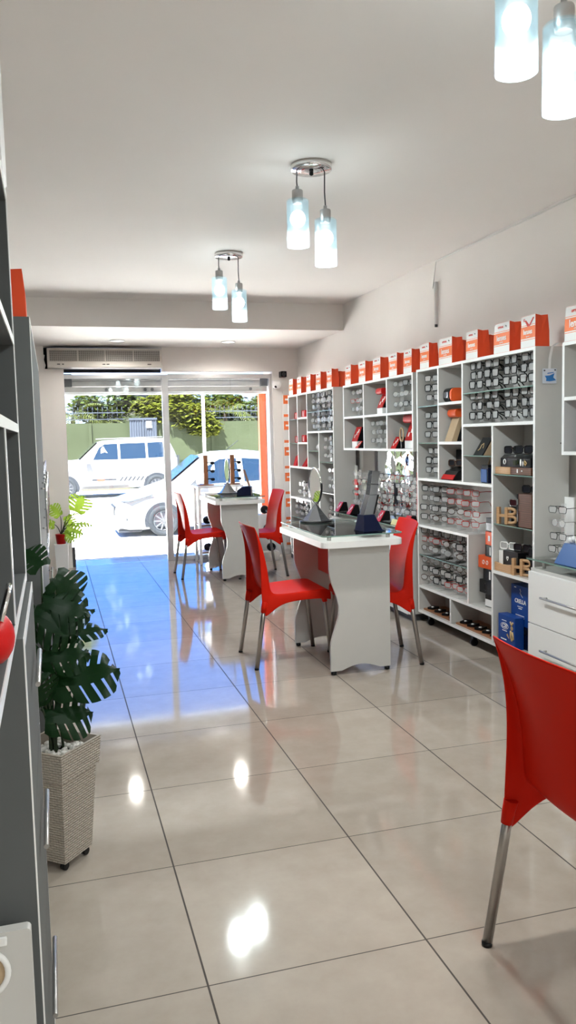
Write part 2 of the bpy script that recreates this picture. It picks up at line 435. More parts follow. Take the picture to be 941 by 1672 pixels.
b.box(1.225, WX, FY, FY + 0.14, 2.135, 2.40)             # band above the door
b.box(2.49, WX, FY + 0.14, FY + 0.4, 0, 2.40)
b.box(2.49, WX, FY, FY + 0.14, 0, 2.135)
struct(b.build('wall_front', M['wall']), 'off-white wall and pier around the street entrance', 'wall')
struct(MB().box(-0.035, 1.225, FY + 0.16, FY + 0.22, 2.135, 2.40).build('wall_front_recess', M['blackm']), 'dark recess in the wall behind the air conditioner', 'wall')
struct(MB().box(WX - 0.012, WX, YB, FY, 0, 0.09).build('baseboard_right', M['mel']), 'white skirting along the shelf wall', 'baseboard')
struct(MB().box(LX, 2.95, 9.62, 9.90, -0.14, -0.02).build('entrance_sill', M['conc']), 'concrete sill outside the shop entrance', 'sill')
# glazed entrance
wn = bpy.data.objects.new('window_1', None); C.objects.link(wn); struct(wn, 'fixed glass shopfront pane in aluminium frame beside the open doorway', 'window')
wn.location = (0, YG, 0)
MB().box(1.215, 1.285, -0.03, 0.03, 0, 2.10, 0.004).build('post', M['alframe'], wn)
MB().box(1.285, 2.49, -0.025, 0.025, 2.06, 2.11, 0.003).build('head_rail', M['alframe'], wn)
MB().box(1.285, 2.49, -0.025, 0.025, 0, 0.05, 0.003).build('bottom_rail', M['alframe'], wn)
MB().box(2.455, 2.49, -0.025, 0.025, 0.05, 2.06, 0.003).build('side_rail', M['alframe'], wn)
MB().box(1.285, 2.455, -0.004, 0.004, 0.05, 2.06).build('glass_pane', M['pane'], wn)
dn = bpy.data.objects.new('door_1', None); C.objects.link(dn); struct(dn, 'frameless glass entrance door with dark floor spring at the pier', 'door')
dn.location = (0, YG, 0)
MB().box(0.175, 1.212, -0.005, 0.005, 0.012, 2.06).build('glass_pane', M['pane'], dn)
MB().box(0.166, 0.20, -0.02, 0.02, 0, 0.22, 0.003).build('floor_hinge', M['darkgrey'], dn)
MB().box(0.166, 1.215, -0.025, 0.025, 2.06, 2.10, 0.003).build('head_rail', M['alframe'], dn)
# roller shutter box
rs = thing('roller_shutter', 'dusty grey roller shutter wound up above the shop entrance', 'shutter', (0, 9.34, 0))
MB().lathe([(0.055, 0.17), (0.055, 2.48)], 20, (0, 0.05, 2.03), 'x').build('roll', M['shutter'], rs)
b = MB()
for k in range(3): b.box(0.17, 2.48, -0.012, 0.012, 1.925 + k * 0.062, 1.980 + k * 0.062, 0.004)
b.build('slats', M['shutter'], rs)
MB().box(0.17, 2.48, -0.022, 0.022, 1.895, 1.925, 0.004).build('bottom_bar', M['alframe'], rs)
MB().box(0.166, 0.25, -0.06, 0.06, 1.98, 2.12, 0.006).build('bracket', M['darkgrey'], rs)
MB().box(2.40, 2.485, -0.06, 0.06, 1.98, 2.12, 0.006).build('bracket', M['darkgrey'], rs)
b = MB()
for x in (1.05, 1.13, 0.62, 2.28): b.lathe([(0.018, -0.03), (0.018, -0.012)], 10, (x, 0, 1.95), 'y')
b.build('bolt', M['darkgrey'], rs)
tag(MB().box(2.405, 2.485, 9.42, 9.50, 0, 1.96, 0.005).build('shutter_guide', M['orange']), 'orange red painted shutter guide post beside the glass', 'guide post')

# outside
struct(MB().box(-40, 60, 9.9, 80, -0.62, -0.52).build('street', M['ground']), 'sunlit pale street outside the shop', 'street')
struct(MB().box(-14, 30, 33, 33.3, -0.52, 2.12).build('boundary_wall', M['green']), 'painted green boundary wall across the street', 'wall')
struct(MB().box(4.15, 30, 32.97, 33.0, -0.52, 0.55).build('boundary_wall_dado', M['greend']), 'darker green band along the boundary wall', 'wall')
struct(MB().box(3.2, 14, 39.5, 39.8, -0.52, 2.85).build('rear_wall', M['green']), 'second green wall beyond the gate', 'wall')
b = MB()
for x in (1.5, 6.4, 9.0): b.box(x - 0.06, x + 0.06, 32.94, 33.0, -0.52, 2.12)
struct(b.build('trim_1', M['green']), 'shallow green pilasters on the boundary wall', 'trim')

gt = thing('metal_gate', 'pale blue corrugated metal gate in the green wall', 'gate', (3.57, 32.85, -0.52))
pts = []
n = 22
for k in range(n + 1):
    pts.append((-0.54 + 1.08 * k / n, -0.03 if k % 2 else 0.0))
b = MB(); b.grid([[(x, y, 0.05) for x, y in pts], [(x, y, 2.78) for x, y in pts]], smooth=False)
b.build('corrugated_panel', M['gate'], gt)
MB().box(-0.56, 0.56, -0.05, 0.0, 2.74, 2.82, 0.005).build('top_rail', M['gate'], gt)
MB().box(-0.02, 0.02, -0.06, 0.0, 0.05, 2.78, 0.004).build('centre_rail', M['gate'], gt)
MB().box(0.12, 0.33, -0.065, -0.04, 2.42, 2.68, 0.004).build('sign_plate', M['paper'], gt)

sf = thing('spiked_fence', 'white spiked metal fence on top of the green wall', 'fence', (0, 33.15, 2.12))
b = MB()
for k in range(46):
    x = 0.5 + k * 0.19
    if 2.95 < x < 4.2: continue
    b.tube([(x, 0, 0), (x, 0, 0.5), (x, 0, 0.62)], 0.009, 5)
    b.lathe([(0.03, 0.52), (0.001, 0.66)], 5, (x, 0, 0))
b.build('spikes', M['gate'], sf)
b = MB(); b.box(0.4, 2.9, -0.012, 0.012, 0.14, 0.17); b.box(0.4, 2.9, -0.012, 0.012, 0.40, 0.43)
b.box(4.2, 9.2, -0.012, 0.012, 0.14, 0.17); b.box(4.2, 9.2, -0.012, 0.012, 0.40, 0.43)
b.build('rails', M['gate'], sf)
tag(MB().lathe([(0.05, 0), (0.045, 4.6)], 10).build('street_pole', M['paper'], None, (4.40, 24.0, -0.52)), 'thin white pole standing in the street behind the hatchback', 'pole')

def leaf_cards(b, cen, rad, n, size, flat=0.6):
    for _ in range(n):
        while True:
            p = Vector((random.uniform(-1, 1), random.uniform(-1, 1), random.uniform(-1, 1)))
            if p.length < 1 and p.length > 0.35: break
        p = Vector((p.x * rad[0], p.y * rad[1], p.z * rad[2])) + Vector(cen)
        a = random.uniform(0, 2 * PI); s_ = size * random.uniform(0.6, 1.3)
        d = Vector((math.cos(a), math.sin(a), random.uniform(-0.6, 0.4))).normalized(); u = d.cross(Vector((random.uniform(-.5, .5), random.uniform(-.5, .5), 1))).normalized()
        b.quad(p, p + d * s_ * 0.5 + u * s_ * 0.28, p + d * s_, p + d * s_ * 0.5 - u * s_ * 0.28)

def broad_tree(label, x, y, clumps, mat, n, size):
    t = thing('broadleaf_tree', label, 'tree', (x, y, -0.52), 0, 'trees beyond the green wall')
    b = MB(); b.tube([(0, 0, 0), (0.06, 0, 1.4), (-0.05, 0.05, 2.6), (0.1, 0, 3.6)], 0.13, 8, taper=0.4)
    for c, r in clumps: b.tube([(0, 0, 2.0), (c[0] * 0.5, c[1] * 0.5, (2.0 + c[2]) / 2 + 0.1), c], 0.05, 6, taper=0.3)
    b.build('trunk', M['bark'], t)
    b = MB()
    for c, r in clumps: leaf_cards(b, c, r, n, size)
    b.build('crown', mat, t)
    return t
broad_tree('bushy yellow green tree hanging over the gate and green wall', 4.9, 34.6, [((-0.5, -1.2, 3.0), (0.9, 0.6, 0.55)), ((0.6, -1.4, 2.85), (1.0, 0.6, 0.6)), ((0.2, -0.6, 3.6), (1.2, 0.8, 0.6)), ((1.2, -1.6, 2.4), (0.7, 0.5, 0.4)), ((-1.0, -0.6, 3.3), (0.6, 0.5, 0.4))], M['treeleafy'], 1100, 0.26)
broad_tree('mid green leafy tree behind the fence near the gate', 2.3, 35.5, [((0, -0.4, 3.0), (0.9, 0.7, 0.7)), ((-0.7, -0.2, 3.4), (0.8, 0.7, 0.6)), ((0.7, 0, 3.6), (0.7, 0.6, 0.6))], M['treeleaf'], 1100, 0.25)
broad_tree('mid green tree rising behind the thin street pole', 6.4, 36.0, [((0, -0.5, 3.0), (1.1, 0.8, 0.8)), ((0.8, -0.3, 3.4), (0.9, 0.7, 0.6)), ((-0.9, 0, 3.5), (0.8, 0.7, 0.6))], M['treeleaf'], 1100, 0.25)
broad_tree('dense green tree beyond the fence beside the orange guide post', 8.8, 36.5, [((0, -0.5, 2.9), (1.3, 0.8, 0.8)), ((0.9, -0.3, 3.5), (0.9, 0.7, 0.6)), ((-0.9, 0, 3.5), (0.8, 0.7, 0.6))], M['treeleaf'], 1100, 0.25)

def palm_tree(label, x, y, h, n, ln):
    t = thing('palm_tree', label, 'palm', (x, y, -0.52), 0, 'palms beyond the green wall')
    MB().tube([(0, 0, 0), (0.05, 0, h * 0.5), (0, 0.03, h)], 0.12, 8, taper=0.7).build('trunk', M['bark'], t)
    b = MB()
    for k in range(n):
        a = 2 * PI * k / n + random.uniform(-0.2, 0.2); el = random.uniform(0.2, 1.0)
        p = Vector((0, 0, h)); d = Vector((math.cos(a) * math.cos(el), math.sin(a) * math.cos(el), math.sin(el)))
        path = []
        for i in range(15):
            path.append(p.copy()); p = p + d * ln / 14; d = (d + Vector((0, 0, -0.11))).normalized()
        b.tube(path, 0.012, 4, taper=0.3)
        for i in range(2, 15):
            q = path[i]; dd = (path[i] - path[i - 1]).normalized(); sd = dd.cross(Vector((0, 0, 1))).normalized()
            for s_ in (-1, 1):
                l = ln * 0.28 * math.sin(PI * min(1, (i + 1) / 15.5)) + 0.05
                tip = q + sd * s_ * l * 0.8 + dd * l * 0.5 + Vector((0, 0, -l * 0.35)); m_ = (q + tip) / 2 + Vector((0, 0, 0.03))
                wv_ = dd * 0.03
                b.quad(q, m_ + wv_, tip, m_ - wv_)
    b.build('fronds', M['palm'], t)
palm_tree('drooping palm beyond the green wall at the pier side', 0.9, 34.6, 2.9, 16, 1.5)
palm_tree('palm with spread fronds between the pier palm and gate', 1.9, 34.9, 2.6, 13, 1.2)
palm_tree('palm with fan of fronds behind the hatchback end of the fence', 7.3, 34.6, 3.0, 15, 1.5)
hs = thing('dark_shed', 'dark building with black openings behind the gate trees', 'building', (3.7, 41.5, -0.52))
MB().box(-0.9, 2.2, 0, 1.5, 0, 4.8, 0.02).build('wall', M['darkgrey'], hs)
MB().prism([(-0.2, 4.8), (1.7, 4.8), (1.5, 5.1), (-1.0, 5.1)], 'x', -1.0, 2.3).build('roof', M['bark'], hs)

# ------------------------------------------------------------------ cars
def car(name, label, loc, st, sidewins, wsh, wheels, wr, glassm, extra):
    """st: stations (x, zb, zbelt, zroof, hw, hwr); near side faces -Y; origin on the ground under the nose, centre line"""
    t = thing(name, label, 'car', loc)
    def sec(s_):
        x, zb, ze, zr, hw, hr = s_
        h = [(hw * 0.86, zb), (hw * 0.97, zb + 0.07), (hw, zb + 0.22), (hw, (zb + ze) / 2 + 0.08), (hw * 0.97, ze - 0.03), (hw * 0.955, ze), (hr, zr - 0.05), (hr * 0.9, zr - 0.01), (hr * 0.5, zr + 0.012), (0, zr + 0.018)]
        return [(x, -y, z) for y, z in h] + [(x, y, z) for y, z in h[-2::-1]]
    b = MB(); V = b.grid([sec(s_) for s_ in st])
    b.bm.faces.new(V[0]); b.bm.faces.new(V[-1])
    for i in range(len(V) - 1):
        f = b.bm.faces.new([V[i][0], V[i + 1][0], V[i + 1][-1], V[i][-1]])
    b.build('body', M['carwhite'], t)
    def at(x):
        for a, c in zip(st, st[1:]):
            if a[0] <= x <= c[0]:
                k = (x - a[0]) / (c[0] - a[0]); return [p + (q - p) * k for p, q in zip(a, c)]
        return st[-1]
    def surf(x, z, sg):
        s_ = at(x); k = (z - s_[2]) / max(1e-3, (s_[3] - 0.05 - s_[2]))
        return (x, sg * (s_[4] * 0.955 * (1 - k) + s_[5] * k + 0.006), z)
    for poly in sidewins:
        for sg in (-1, 1):
            b = MB(); b.bm.faces.new([b.bm.verts.new(surf(x, z, sg)) for x, z in poly]); b.build('side_window', M[glassm], t)
    (xa, za, ya), (xb, zb, yb) = wsh
    b = MB(); b.quad((xa, -ya, za), (xa, ya, za), (xb, yb, zb), (xb, -yb, zb)); b.build('windscreen', M['carglass2'], t)
    for xw in wheels:
        hw = at(xw)[4]
        for sg in (-1, 1):
            pts = [(xw + wr * 1.2 * math.cos(a * PI / 20), wr + wr * 1.18 * math.sin(a * PI / 20)) for a in range(-2, 23)]
            MB().prism(pts, 'y', sg * (hw + 0.004), sg * (hw - 0.15)).build('wheel_arch_shade', M['cartrim'], t)  # flat dark disc drawn for the shade inside the wheel well
            wo_ = MB().lathe([(wr * 0.62, 0.02), (wr * 0.70, -0.02), (wr * 0.93, -0.03), (wr, 0.01), (wr, 0.17), (wr * 0.7, 0.2)], 32, (0, 0, 0), 'y')
            wh = wo_.build('wheel', M['rubber'], t, (xw, sg * (hw - 0.0) + (0 if sg < 0 else 0), wr), 0 if sg < 0 else PI)
            rb = MB().lathe([(wr * 0.66, 0.0), (wr * 0.62, -0.015), (wr * 0.56, 0.03), (0.01, 0.035)], 32, (0, 0, 0), 'y', cap=False)
            for k in range(10):
                a = 2 * PI * k / 10
                rb.cbox((math.cos(a) * wr * 0.36, 0.01, math.sin(a) * wr * 0.36), (wr * 0.5, 0.03, wr * 0.11), Matrix.Rotation(-a, 3, 'Y'), 0.006)
            rb.lathe([(wr * 0.13, 0.0), (wr * 0.11, -0.015)], 16, (0, 0, 0), 'y')
            rb.build('rim', M['carrim'], wh)
    extra(t, surf)
    return t

def suv_extra(t, surf):
    hw = 0.95
    for sg in (-1, 1):
        b = MB(); b.box(1.95, 2.75, sg * hw * 1.0 - 0.006, sg * hw + 0.006, 0.60, 0.645)
        for k in range(7):
            x = 2.85 + k * 0.14
            b.prism([(x, 0.56), (x + 0.05, 0.56), (x + 0.15, 0.70), (x + 0.10, 0.70)], 'y', sg * hw - 0.006, sg * hw + 0.006)
        b.build('stripe_decal', M['cartrim'], t)
        MB().box(2.12, 2.36, sg * hw - 0.008, sg * hw + 0.008, 0.575, 0.635, 0.003).build('badge', M['cardecal'], t)
        MB().box(1.6, 3.2, sg * 0.98 - 0.06, sg * 0.98 + 0.06, 0.26, 0.31, 0.01).build('running_board', M['cartan'], t)
        MB().box(1.72, 1.86, sg * 1.08 - 0.09, sg * 1.08 + 0.05, 1.20, 1.42, 0.03).build('door_mirror', M['carwhite'], t)
        MB().box(4.86, 4.93, sg * 0.84 - 0.07, sg * 0.84 + 0.07, 1.0, 1.38, 0.01).build('tail_lamp', M['cartrim'], t)
        MB().box(0.0, 0.16, sg * 0.72 - 0.14, sg * 0.72 + 0.14, 0.80, 1.0, 0.02).build('headlamp', M['headlamp'], t)
    b = MB(); b.tube([(2.2, -0.62, 2.0), (4.4, -0.62, 2.03)], 0.016, 6); b.tube([(2.2, 0.62, 2.0), (4.4, 0.62, 2.03)], 0.016, 6); b.build('roof_rail', M['carwhite'], t)
    MB().box(-0.06, 0.1, -0.85, 0.85, 0.42, 0.62, 0.03).build('bumper', M['carwhite'], t)
    MB().box(4.82, 4.98, -0.85, 0.85, 0.45, 0.66, 0.03).build('bumper', M['cartrim'], t)
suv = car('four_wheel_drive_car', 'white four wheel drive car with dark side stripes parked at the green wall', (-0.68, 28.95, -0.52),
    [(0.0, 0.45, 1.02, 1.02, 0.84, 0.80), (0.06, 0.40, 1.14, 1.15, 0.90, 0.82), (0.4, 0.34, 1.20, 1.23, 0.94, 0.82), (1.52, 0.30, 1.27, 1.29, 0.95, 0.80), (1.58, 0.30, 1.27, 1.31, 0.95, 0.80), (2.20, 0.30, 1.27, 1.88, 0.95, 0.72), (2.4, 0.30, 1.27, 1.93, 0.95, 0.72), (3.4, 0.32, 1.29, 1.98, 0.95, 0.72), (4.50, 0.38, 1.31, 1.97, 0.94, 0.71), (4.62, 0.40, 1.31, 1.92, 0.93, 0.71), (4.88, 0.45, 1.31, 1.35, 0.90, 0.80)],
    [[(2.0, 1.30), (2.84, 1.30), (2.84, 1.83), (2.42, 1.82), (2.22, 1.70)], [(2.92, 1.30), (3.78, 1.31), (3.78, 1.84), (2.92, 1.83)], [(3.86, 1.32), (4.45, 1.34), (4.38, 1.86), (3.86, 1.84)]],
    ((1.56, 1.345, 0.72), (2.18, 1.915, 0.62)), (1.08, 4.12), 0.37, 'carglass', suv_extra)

def hatch_extra(t, surf):
    for sg in (-1, 1):
        b = MB(); b.bm.faces.new([b.bm.verts.new((x, sg * y, z)) for x, y, z in ((0.10, 0.70, 0.70), (0.30, 0.845, 0.71), (0.75, 0.862, 0.83), (0.45, 0.75, 0.80))])
        r = bmesh.ops.extrude_face_region(b.bm, geom=b.bm.faces[:]); bmesh.ops.translate(b.bm, vec=(-0.02, sg * 0.02, 0.01), verts=[v for v in r['geom'] if isinstance(v, bmesh.types.BMVert)])
        b.build('headlamp', M['headlamp'], t)
        MB().sphere((0.22, sg * 0.76, 0.36), 0.075, 2, (0.5, 0.7, 1)).build('fog_lamp', M['cartrim'], t)
        MB().box(1.58, 1.78, sg * 0.95 - 0.08, sg * 0.95 + 0.05, 1.02, 1.16, 0.03).build('door_mirror', M['carwhite'], t)
        MB().box(2.62, 2.80, sg * 0.87 - 0.01, sg * 0.87 + 0.02, 0.86, 0.885, 0.006).build('door_handle', M['carwhite'], t)
        b = MB(); b.bm.faces.new([b.bm.verts.new(surf(x, z, sg)) for x, z in ((1.30, 0.99), (1.62, 0.98), (1.60, 1.12))]); b.build('corner_window', M['cartrim'], t)
    MB().box(-0.02, 0.06, -0.5, 0.5, 0.42, 0.60, 0.02).build('grille', M['cartrim'], t)
    MB().box(0.04, 0.5, -0.75, 0.75, 0.10, 0.14, 0.01).build('lower_lip', M['cartrim'], t)
    MB().tube([(2.35, -0.1, 1.64), (2.65, -0.1, 1.86)], 0.008, 6).build('antenna', M['cartrim'], t)
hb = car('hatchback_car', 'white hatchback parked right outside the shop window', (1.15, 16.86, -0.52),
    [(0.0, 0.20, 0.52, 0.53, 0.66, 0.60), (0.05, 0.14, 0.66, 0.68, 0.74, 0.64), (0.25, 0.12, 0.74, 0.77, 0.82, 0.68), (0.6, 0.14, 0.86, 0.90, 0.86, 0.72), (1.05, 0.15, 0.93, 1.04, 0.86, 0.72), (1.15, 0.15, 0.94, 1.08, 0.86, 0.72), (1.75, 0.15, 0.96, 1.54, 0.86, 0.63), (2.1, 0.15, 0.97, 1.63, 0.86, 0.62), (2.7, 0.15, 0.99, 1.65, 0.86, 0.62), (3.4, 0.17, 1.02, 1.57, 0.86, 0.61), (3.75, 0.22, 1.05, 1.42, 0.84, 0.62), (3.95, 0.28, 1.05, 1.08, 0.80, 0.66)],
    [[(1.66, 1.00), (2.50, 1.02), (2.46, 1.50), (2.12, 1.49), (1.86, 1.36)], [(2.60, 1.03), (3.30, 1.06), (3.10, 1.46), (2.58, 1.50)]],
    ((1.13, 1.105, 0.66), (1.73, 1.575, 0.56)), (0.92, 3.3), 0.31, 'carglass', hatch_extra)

# ------------------------------------------------------------------ fixtures on ceiling and walls
def pendant(y, label):
    p = thing('pendant_lamp', label, 'lamp', (1.245, y, CZ), 0, 'twin pendant lamps down the shop')
    MB().lathe([(0.098, 0.0), (0.098, -0.024), (0.094, -0.028), (0.03, -0.030)], 40).build('canopy', M['chrome'], p)
    MB().lathe([(0.010, -0.029), (0.010, -0.046), (0.004, -0.05)], 12).build('canopy_screw', M['black'], p)
    for dx, top in ((-0.072, -0.165), (0.066, -0.247)):
        MB().tube([(dx, 0, -0.028), (dx - 0.002, 0, top * 0.5), (dx + 0.002, 0, top * 0.8), (dx, 0, top + 0.055)], 0.0032, 8).build('cord', M['darkgrey'], p)
        MB().lathe([(0.008, top + 0.062), (0.009, top + 0.048), (0.024, top + 0.044), (0.026, top + 0.040), (0.026, top + 0.002), (0.022, top - 0.02)], 20, (dx, 0, 0)).build('lamp_holder', M['steel'], p)
        s_ = MB().lathe([(0.024, top), (0.048, top - 0.001), (0.053, top - 0.006), (0.053, top - 0.217), (0.0505, top - 0.217), (0.0505, top - 0.010), (0.024, top - 0.004)], 36, (dx, 0, 0), cap=False).build('lamp_shade', M['shade'], p)
        MB().sphere((dx, 0, top - 0.088), 0.036, 3, (1, 1, 1.1)).build('bulb', M['bulb'], p)
        ld = bpy.data.lights.new('bulb_light', 'SPOT'); ld.energy = LAMP_W; ld.color = (1.0, 0.955, 0.90); ld.shadow_soft_size = 0.045; ld.spot_size = math.radians(176); ld.spot_blend = 0.35
        lo = bpy.data.objects.new('bulb_light', ld); C.objects.link(lo); lo.parent = p; lo.location = (dx, 0, top - 0.138)
    return p
pendant(3.76, 'twin pendant lamp hanging above the table with the tall mirror')
pendant(5.62, 'twin pendant lamp hanging closest to the ceiling bulkhead')
pendant(1.88, 'twin pendant lamp cut by the frame over the red chair')
for yy in (0.02, -1.84): pendant(yy, 'twin pendant lamp hanging behind the camera out of the picture')
for x, lb in ((0.70, 'round recessed downlight in the bulkhead above the air conditioner'), (1.86, 'round recessed downlight in the bulkhead above the glass pane')):
    d = thing('downlight', lb, 'downlight', (x, 8.54, 2.40), 0, 'downlights in the bulkhead')
    MB().lathe([(0.075, 0), (0.078, -0.006), (0.066, -0.010), (0.062, -0.004)], 32, cap=False).build('trim_ring', M['edge'], d)
    MB().lathe([(0.062, -0.004), (0.001, -0.004)], 32, cap=False).build('lamp_face', M['led'], d)
    ld = bpy.data.lights.new('downlight_light', 'SPOT'); ld.energy = DOWN_W; ld.color = (1.0, 0.95, 0.88); ld.shadow_soft_size = 0.05; ld.spot_size = math.radians(165); ld.spot_blend = 0.5
    lo = bpy.data.objects.new('downlight_light', ld); C.objects.link(lo); lo.parent = d; lo.location = (0, 0, -0.03)

ac = thing('air_conditioner', 'cream wall air conditioner with long mesh grille above the doorway', 'air conditioner', (0.6, 8.99, 2.165))
MB().box(-0.60, 0.61, 0, 0.22, 0.0, 0.205, 0.012).build('casing', M['acwhite'], ac)
MB().box(-0.575, 0.585, -0.008, 0.0, 0.068, 0.182, 0.003).build('grille', M['acdark'], ac)
b = MB()
for k in range(12): b.box(-0.575, 0.585, -0.014, -0.007, 0.070 + k * 0.0096, 0.0728 + k * 0.0096)
for k in range(59): b.box(-0.575 + k * 0.02 - 0.0012, -0.575 + k * 0.02 + 0.0012, -0.013, -0.007, 0.068, 0.182)
for x in (-0.285, 0.0, 0.30): b.box(x - 0.005, x + 0.005, -0.016, -0.007, 0.066, 0.184)
b.build('grille_bars', M['acwhite'], ac)
MB().box(-0.59, 0.60, -0.006, 0.004, 0.008, 0.02, 0.003).build('outlet_flap', M['acwhite'], ac)
b = MB()
for x, w_ in ((-0.5, 0.03), (-0.45, 0.02), (-0.03, 0.03), (0.012, 0.03), (0.45, 0.04)): b.box(x, x + w_, -0.007, 0.0, 0.03, 0.04)
b.build('badge', M['acdark'], ac)
MB().tube([(-0.63, 0.1, 0.14), (-0.64, 0.09, 0.09), (-0.625, 0.1, 0.03), (-0.635, 0.12, 0.0)], 0.008, 8).build('pipe', M['paper'], ac)

cd = thing('cable_duct', 'short white cable duct running down the wall above the shelves', 'cable duct', (2.79, 5.55, 2.16))
MB().box(-0.008, 0.012, -0.006, 0.008, 0, 0.33, 0.002).build('cover', M['darkgrey'], cd)
MB().box(-0.012, 0.012, -0.012, -0.004, 0.02, 0.33, 0.002).build('trunking', M['edge'], cd)
b = MB(); b.tube([(2.792, 3.0, CZ - 0.012), (2.792, 4.4, CZ - 0.02), (2.792, 5.55, CZ - 0.012), (2.792, 5.6, 2.45)], 0.004, 6)
tag(b.build('wall_cable', M['paper']), 'thin white cable running along the top of the wall', 'cable')
sc_ = thing('security_camera', 'white dome security camera on the front pier', 'camera', (2.52, 9.03, 1.98))
MB().lathe([(0.05, 0.035), (0.055, 0.0), (0.048, -0.03), (0.02, -0.05), (0.002, -0.052)], 24).build('dome', M['edge'], sc_)
MB().box(-0.04, 0.04, 0, 0.07, 0.02, 0.05, 0.008).build('mount', M['edge'], sc_)
MB().sphere((-0.02, -0.03, -0.025), 0.018, 2).build('lens', M['black'], sc_)
sb = thing('wall_speaker', 'small black device mounted under the wall band by the pier', 'device', (2.60, 9.04, 2.06))
MB().box(-0.035, 0.035, -0.04, 0.06, 0, 0.07, 0.012).build('casing', M['black'], sb)
MB().lathe([(0.02, -0.05), (0.022, -0.04)], 16, (0, 0, 0.035), 'y').build('lens', M['darkgrey'], sb)
ps = thing('poster_strip', 'tall narrow white poster strip with orange blocks on the front pier', 'poster', (2.66, 9.085, 0.05))
MB().box(-0.06, 0.06, 0, 0.012, 0, 1.86, 0.001).build('sheet', M['paper'], ps)
b = MB()
for k in range(12):
    z = 0.06 + k * 0.15
    b.box(-0.05, 0.05, -0.002, 0.0, z, z + (0.10 if k % 2 else 0.03))
b.build('print', M['bagorange'], ps)
b = MB()
for k in range(12):
    z = 0.06 + k * 0.15 + 0.04
    if k % 2: b.box(-0.03, 0.03, -0.003, -0.001, z, z + 0.02)
b.build('print_line', M['ink'], ps)

# ------------------------------------------------------------------ display shelving on the right wall
SX, SB = 2.52, 2.735
TH = 0.009
def shelf_unit(name, label, y0, y1, z0, z1, divs, shelves, glasses, feet=True, xb=SB, group=None):
    u = thing(name, label, 'shelving', (SX, y0, z0), 0, group)
    D = xb - SX; W = y1 - y0; H = z1 - z0
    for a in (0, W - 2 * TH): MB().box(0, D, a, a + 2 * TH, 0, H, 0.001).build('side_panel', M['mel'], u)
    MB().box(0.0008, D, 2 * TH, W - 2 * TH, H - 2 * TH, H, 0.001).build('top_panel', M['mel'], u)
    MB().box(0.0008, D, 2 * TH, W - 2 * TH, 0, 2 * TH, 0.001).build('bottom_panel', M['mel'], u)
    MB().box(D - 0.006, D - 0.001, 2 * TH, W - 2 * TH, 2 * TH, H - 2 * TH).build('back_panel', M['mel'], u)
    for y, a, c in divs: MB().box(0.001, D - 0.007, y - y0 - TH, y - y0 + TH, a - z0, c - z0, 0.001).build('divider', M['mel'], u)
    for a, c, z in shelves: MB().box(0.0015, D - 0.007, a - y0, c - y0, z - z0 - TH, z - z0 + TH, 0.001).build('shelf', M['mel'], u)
    for a, c, z in glasses: MB().box(0.004, D - 0.008, a - y0 + 0.001, c - y0 - 0.001, z - z0 - 0.004, z - z0 + 0.002, 0.0005).build('glass_shelf', M['glass'], u)
    b = MB()                                     # front edges of the white boards, painted brighter as lit from the door
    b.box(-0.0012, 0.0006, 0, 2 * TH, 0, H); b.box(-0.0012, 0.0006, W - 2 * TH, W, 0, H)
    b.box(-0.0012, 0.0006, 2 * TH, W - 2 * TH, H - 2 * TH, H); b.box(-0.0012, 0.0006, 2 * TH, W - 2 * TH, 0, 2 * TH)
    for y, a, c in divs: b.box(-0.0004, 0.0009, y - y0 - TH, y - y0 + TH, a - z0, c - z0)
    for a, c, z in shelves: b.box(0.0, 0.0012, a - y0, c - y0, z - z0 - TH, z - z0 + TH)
    b.build('edge_strip', M['edge'], u)
    b = MB()
    for a, c, z in glasses: b.box(0.002, 0.0045, a - y0 + 0.001, c - y0 - 0.001, z - z0 - 0.004, z - z0 + 0.002)
    if glasses: b.build('glass_edge', M['gedge'], u)
    b = MB()
    for y in (0.25 * W, 0.6 * W):
        for z in (0.35 * H, 0.7 * H): b.lathe([(0.004, -0.0006), (0.004, 0.0)], 8, (D * 0.75, 0, z), 'y')
    b.build('screw_cap', M['darkgrey'], u)
    if feet:
        for y in (0.12, W / 2, W - 0.12):
            for x in (0.04, D - 0.04):
                k = MB().lathe([(0.024, -0.011), (0.024, 0.011)], 16, (x, y, -z0 + 0.024), 'y').build('caster', M['black'], u)
                MB().box(x - 0.014, x + 0.014, y - 0.016, y + 0.016, -z0 + 0.045, 0, 0.003).build('bracket', M['black'], k)
    return u
def tall_unit(label, o, near):
    """o: y of the near end; both tall units share one design"""
    Y = lambda d: o + d
    return shelf_unit('display_shelf', label, Y(0), Y(1.48), 0.08, 1.825,
        [(Y(1.145), 1.05, 1.81), (Y(0.81), 1.05, 1.81), (Y(0.445), 0.10, 1.415), (Y(0.745), 0.28, 0.71), (Y(0.985), 0.10, 0.265)],
        [(Y(0.82), Y(1.135), 1.568), (Y(0.82), Y(1.135), 1.307), (Y(0.018), Y(0.80), 1.417), (Y(0.455), Y(1.462), 1.05), (Y(0.018), Y(0.437), 0.535), (Y(0.745) - TH, Y(1.462), 0.715), (Y(0.455), Y(1.462), 0.272)],
        [(Y(0.82) + 0.335, Y(1.462), 1.562), (Y(1.155), Y(1.462), 1.306), (Y(0.02), Y(0.80), 1.617), (Y(0.455), Y(0.80), 1.227), (Y(0.02), Y(0.435), 1.122), (Y(0.02), Y(0.435), 0.826), (Y(0.755), Y(1.462), 0.505)], group='tall shelf units')
A0, F0 = 3.845, 7.105
tall_unit('tall white display shelf unit full of glasses beside the drawer cabinet', A0, True)
tall_unit('tall white display shelf unit standing next to the front pier', F0, False)
